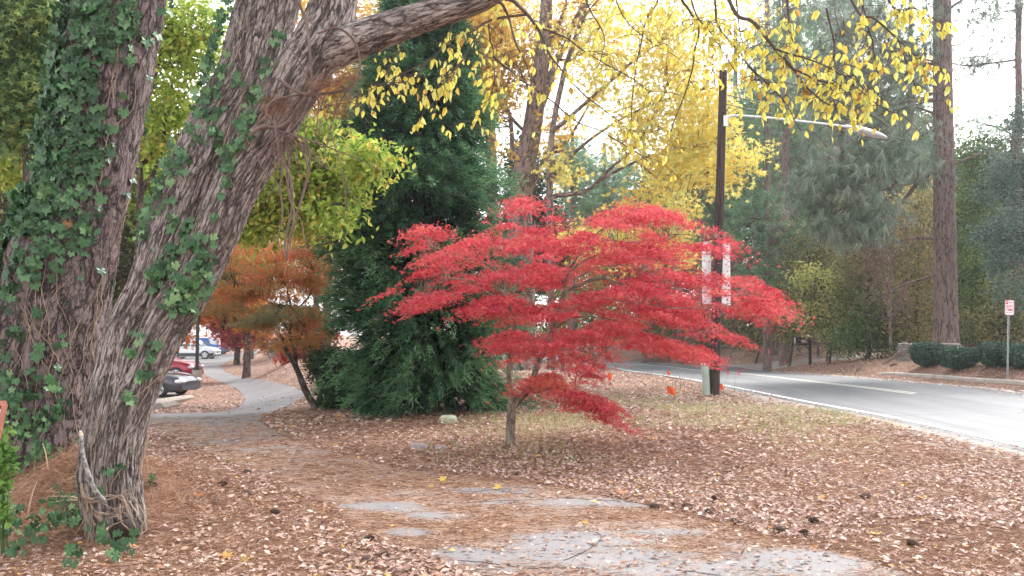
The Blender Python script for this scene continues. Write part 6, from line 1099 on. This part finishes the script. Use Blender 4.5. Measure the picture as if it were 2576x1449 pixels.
mb.build('inner_border', black, nb); mb = MB(); ce = p_tr+wv*.5+ddn*.5-nrm*.02-n0; mb.tube([ce, np.array([ce[0], ce[1]+.05, -.1])], .04, 8); mb.build('post', wood, nb)
# bright green leafy weed at the left edge
gw = Gp(15, 1300); gw = P(12, 1290, 5.9); gw[2] = float(G(gw[0], gw[1])); f = MB(); m = MB()
wd = thing('leafy_weed', 'bright green leafy weed under the notice board', 'plant', gw)
for k in range(10):
    x0 = random.uniform(-40, 30); c = catmull([gw+np.array([random.gauss(0, .03), random.gauss(0, .03), 0]), P(x0, 1200, 5.85), P(x0+random.uniform(-10, 14), random.uniform(1060, 1160), 5.8)], 14); m.tube(c, np.linspace(.005, .002, 14), 5)
    for i in range(3, 14):
        for _ in range(3): leaves(f, c[i][None]+rng.normal(size=(1, 3))*.02, rdir(1, .5), np.array([[0, -.6, 1.]])+rng.normal(size=(1, 3))*.4, np.array([random.uniform(.05, .08)]), t_oval2(.62), np.array([random.random()]))
m.build('stems', M['green_leaf'], wd, origin=gw); f.build('foliage', leafmat('bright_weed_leaf', [(.10, .22, .05), (.20, .38, .08), (.32, .50, .14)], .4, .5), wd, origin=gw)
# pine cones
cone_m = leafmat('pine_cone_scales', [(.06, .04, .033), (.20, .14, .11), (.52, .44, .39)], 0, .8)
def cone_mesh():
    mb = MB(); g = np.arange(74); v = (g+.5)/74; ang = g*2.39996; r = .028*np.sin(PI*np.clip(v*.86+.10, 0, 1))**.7; z = (v-.5)*.078
    C = np.stack([np.cos(ang)*r*.6, np.sin(ang)*r*.6, z], -1); D = np.stack([np.cos(ang), np.sin(ang), .55+0*v], -1)
    sc = np.array([[-.5, 0, 0], [.5, 0, 0], [.62, .75, .06], [0, 1, .22], [-.62, .75, .06], [0, .5, -.14]]); sf = np.array([[0, 1, 2, 4], [4, 2, 3, 3]])
    R = rotm(D, np.array([0, 0, 1.])+D*0); S = (.013+.004*np.sin(PI*v))[:, None, None]
    V = np.einsum('nij,kj->nki', R*S, sc)+C[:, None]; n = len(C); F1 = (np.array([[0, 1, 2, 4]])[None]+np.arange(n)[:, None, None]*6).reshape(-1, 4); F2 = (np.array([[4, 2, 3]])[None]+np.arange(n)[:, None, None]*6).reshape(-1, 3); F3 = (np.array([[1, 0, 5], [2, 1, 5], [0, 4, 5], [4, 3, 5], [3, 2, 5]])[None]+np.arange(n)[:, None, None]*6).reshape(-1, 3)
    mb.add(V.reshape(-1, 3), F1, .3); b = 0
    mb.V.append(np.zeros((0, 3))); mb.B.append(np.zeros((0, 3))); mb.F.append(F2); mb.T.append(np.full(len(F2), .95)); mb.F.append(F3); mb.T.append(np.full(len(F3), .15))
    mb.tube([(0, 0, -.036), (0, 0, 0), (0, 0, .034)], [.012, .016, .006], 8, .05); return mb
cone0 = cone_mesh().build('pine_cone', cone_m)
cones = [(930, 1366, 'pine cone standing out darkest on the lower left needles'), (924, 1420, 'pine cone low in the foreground beside another smaller one'), (968, 1409, 'small pine cone to the right of its lower foreground neighbour'), (1303, 1199, 'lone pine cone below the crimson maple trunk'), (1647, 1282, 'grey pine cone at the left end of the row beside the bare asphalt'), (1727, 1283, 'second pine cone along the row beside the bare asphalt'), (1785, 1298, 'pine cone with a pale leaf under it in the asphalt row'), (1850, 1322, 'dark round pine cone at the right end of the asphalt row'), (2023, 1351, 'grey pine cone lying right of the bare asphalt patches'), (2047, 1321, 'pine cone just behind the grey one right of the asphalt'), (1958, 1345, 'pine cone half covered by pale leaves right of the asphalt'), (2296, 1378, 'pine cone alone among leaves in the lower right'), (1795, 1262, 'striped pine cone above the asphalt row'), (2176, 1258, 'pine cone out in the leaf litter at right'), (622, 1196, 'pine cone lying on the path edge left of centre'), (620, 1249, 'striped pine cone in front of the leaning tree'), (540, 1274, 'pine cone nearest the foot of the leaning tree'), (690, 1298, 'pine cone among yellow leaves left of the path'), (560, 1225, 'partly buried pine cone left of the striped one')]
for k, (x, y, lab) in enumerate(cones):
    o = cone0 if k == 0 else cone0.copy()
    if k: COL.objects.link(o)
    g = Gp(x, y); o.location = g+np.array([0, 0, .03]); o.rotation_euler = (random.uniform(1.2, 1.7), random.uniform(0, 6), random.uniform(0, 6)); s = random.uniform(.9, 1.2)*(1.1 if y < 1260 else 1); o.scale = (s, s, s); tag(o, lab, 'pine cone', 'pine cones on the ground')
# larger showy fallen leaves, one by one
lm = leafmat('showy_fallen_leaf', [(.62, .44, .10), (.52, .22, .08), (.66, .52, .40)], .3, .5)
for (x, y, sz_, t_, lab) in [(1497, 1270, .085, 0, 'large yellow lobed leaf at the edge of the bare asphalt'), (1450, 1331, .12, 1, 'long cream leaf on the bare asphalt'), (1490, 1376, .08, 1, 'curled tan leaf lying on the asphalt crack'), (1245, 1232, .08, 0, 'yellow leaf beside the thin asphalt crack'), (1568, 1248, .09, .5, 'orange leaf right of the yellow one above the asphalt'), (620, 1414, .085, .1, 'yellow leaf near the bottom below the leaning tree'), (560, 1412, .09, .3, 'broad golden leaf near the bottom left'), (500, 1250, .09, .5, 'orange leaf beside the leaning tree base'), (1645, 1110, .10, 0, 'yellow leaf on the lawn right of the maple'), (1120, 1213, .09, 0, 'yellow leaf on the needle covered path'), (2205, 1350, .08, 0, 'yellow green leaf between cones in the lower right')]:
    g = Gp(x, y); mb = MB(); leaves(mb, np.array([[0, 0, 0.]]), rdir(1, .1), np.array([[random.gauss(0, .2), random.gauss(-.25, .1), 1.]]), np.array([sz_]), t_star((.6, .9, 1, .9, .6), valley=.45, cup=.12) if t_ < 1 else t_oval2(.5, .2, -.2), np.array([t_])); o = mb.build('fallen_leaf', lm); o.location = g+np.array([0, 0, .03]); tag(o, lab, 'leaf', 'showy fallen leaves')
# cracks in the path, drawn as thin dark strips
cm = plain('crack_dark', (.03, .025, .022), .95); mb = MB()
for pts in [[(1150, 1412), (1210, 1416), (1270, 1424), (1330, 1432), (1400, 1430), (1470, 1431)], [(1497, 1340), (1512, 1352), (1502, 1368), (1478, 1385), (1452, 1398), (1420, 1412)], [(1090, 1246), (1160, 1240), (1240, 1234), (1310, 1226)], [(1360, 1258), (1400, 1252), (1480, 1258), (1560, 1262)], [(1700, 1436), (1760, 1442), (1830, 1455)], [(1160, 1268), (1240, 1262), (1360, 1258)]]:
    q = np.array([Gp(*a)[:2] for a in pts]); c = catmull(q, 60); c += np.stack([noise2(c[:, 0], c[:, 1], 30, 3, 4)-.45, noise2(c[:, 0], c[:, 1], 30, 3, 9)-.45], -1)*.05; wv_ = .004+.010*noise2(c[:, 0], c[:, 1], 9, 2, 7); A = c+np.stack([0*wv_, wv_], -1); B_ = c-np.stack([0*wv_, wv_], -1); v, f = lift(A, B_, .0075); mb.add(v, f)
tag(mb.build('path_cracks', cm), 'dark cracks running across the old asphalt path', None, None, 'structure')
# tall weeds and thin stems near the post
m = MB()
wb = Gp(1710, 985); sw = thing('dry_weeds', 'thin dry weed stalks standing by the road left of the pole', 'weeds', wb)
for (x, y, h_) in [(1640, 980, 60), (1650, 985, 50), (1690, 978, 60), (1700, 985, 66), (1712, 985, 70), (1724, 985, 64), (1735, 990, 50), (1780, 1050, 66), (1405, 1000, 60), (1846, 1000, 60), (1826, 1010, 70), (1600, 975, 40)]:
    b = Gp(x, y); s = b[1]/FL; c = catmull([b, b+np.array([random.gauss(0, .03), 0, h_*s*.5]), b+np.array([random.gauss(0, .1), 0, h_*s])], 8); m.tube(c, np.linspace(.006, .002, 8), 4)
m.build('stalks', plain('dry_stalk', (.28, .20, .15), .9), sw, origin=wb)
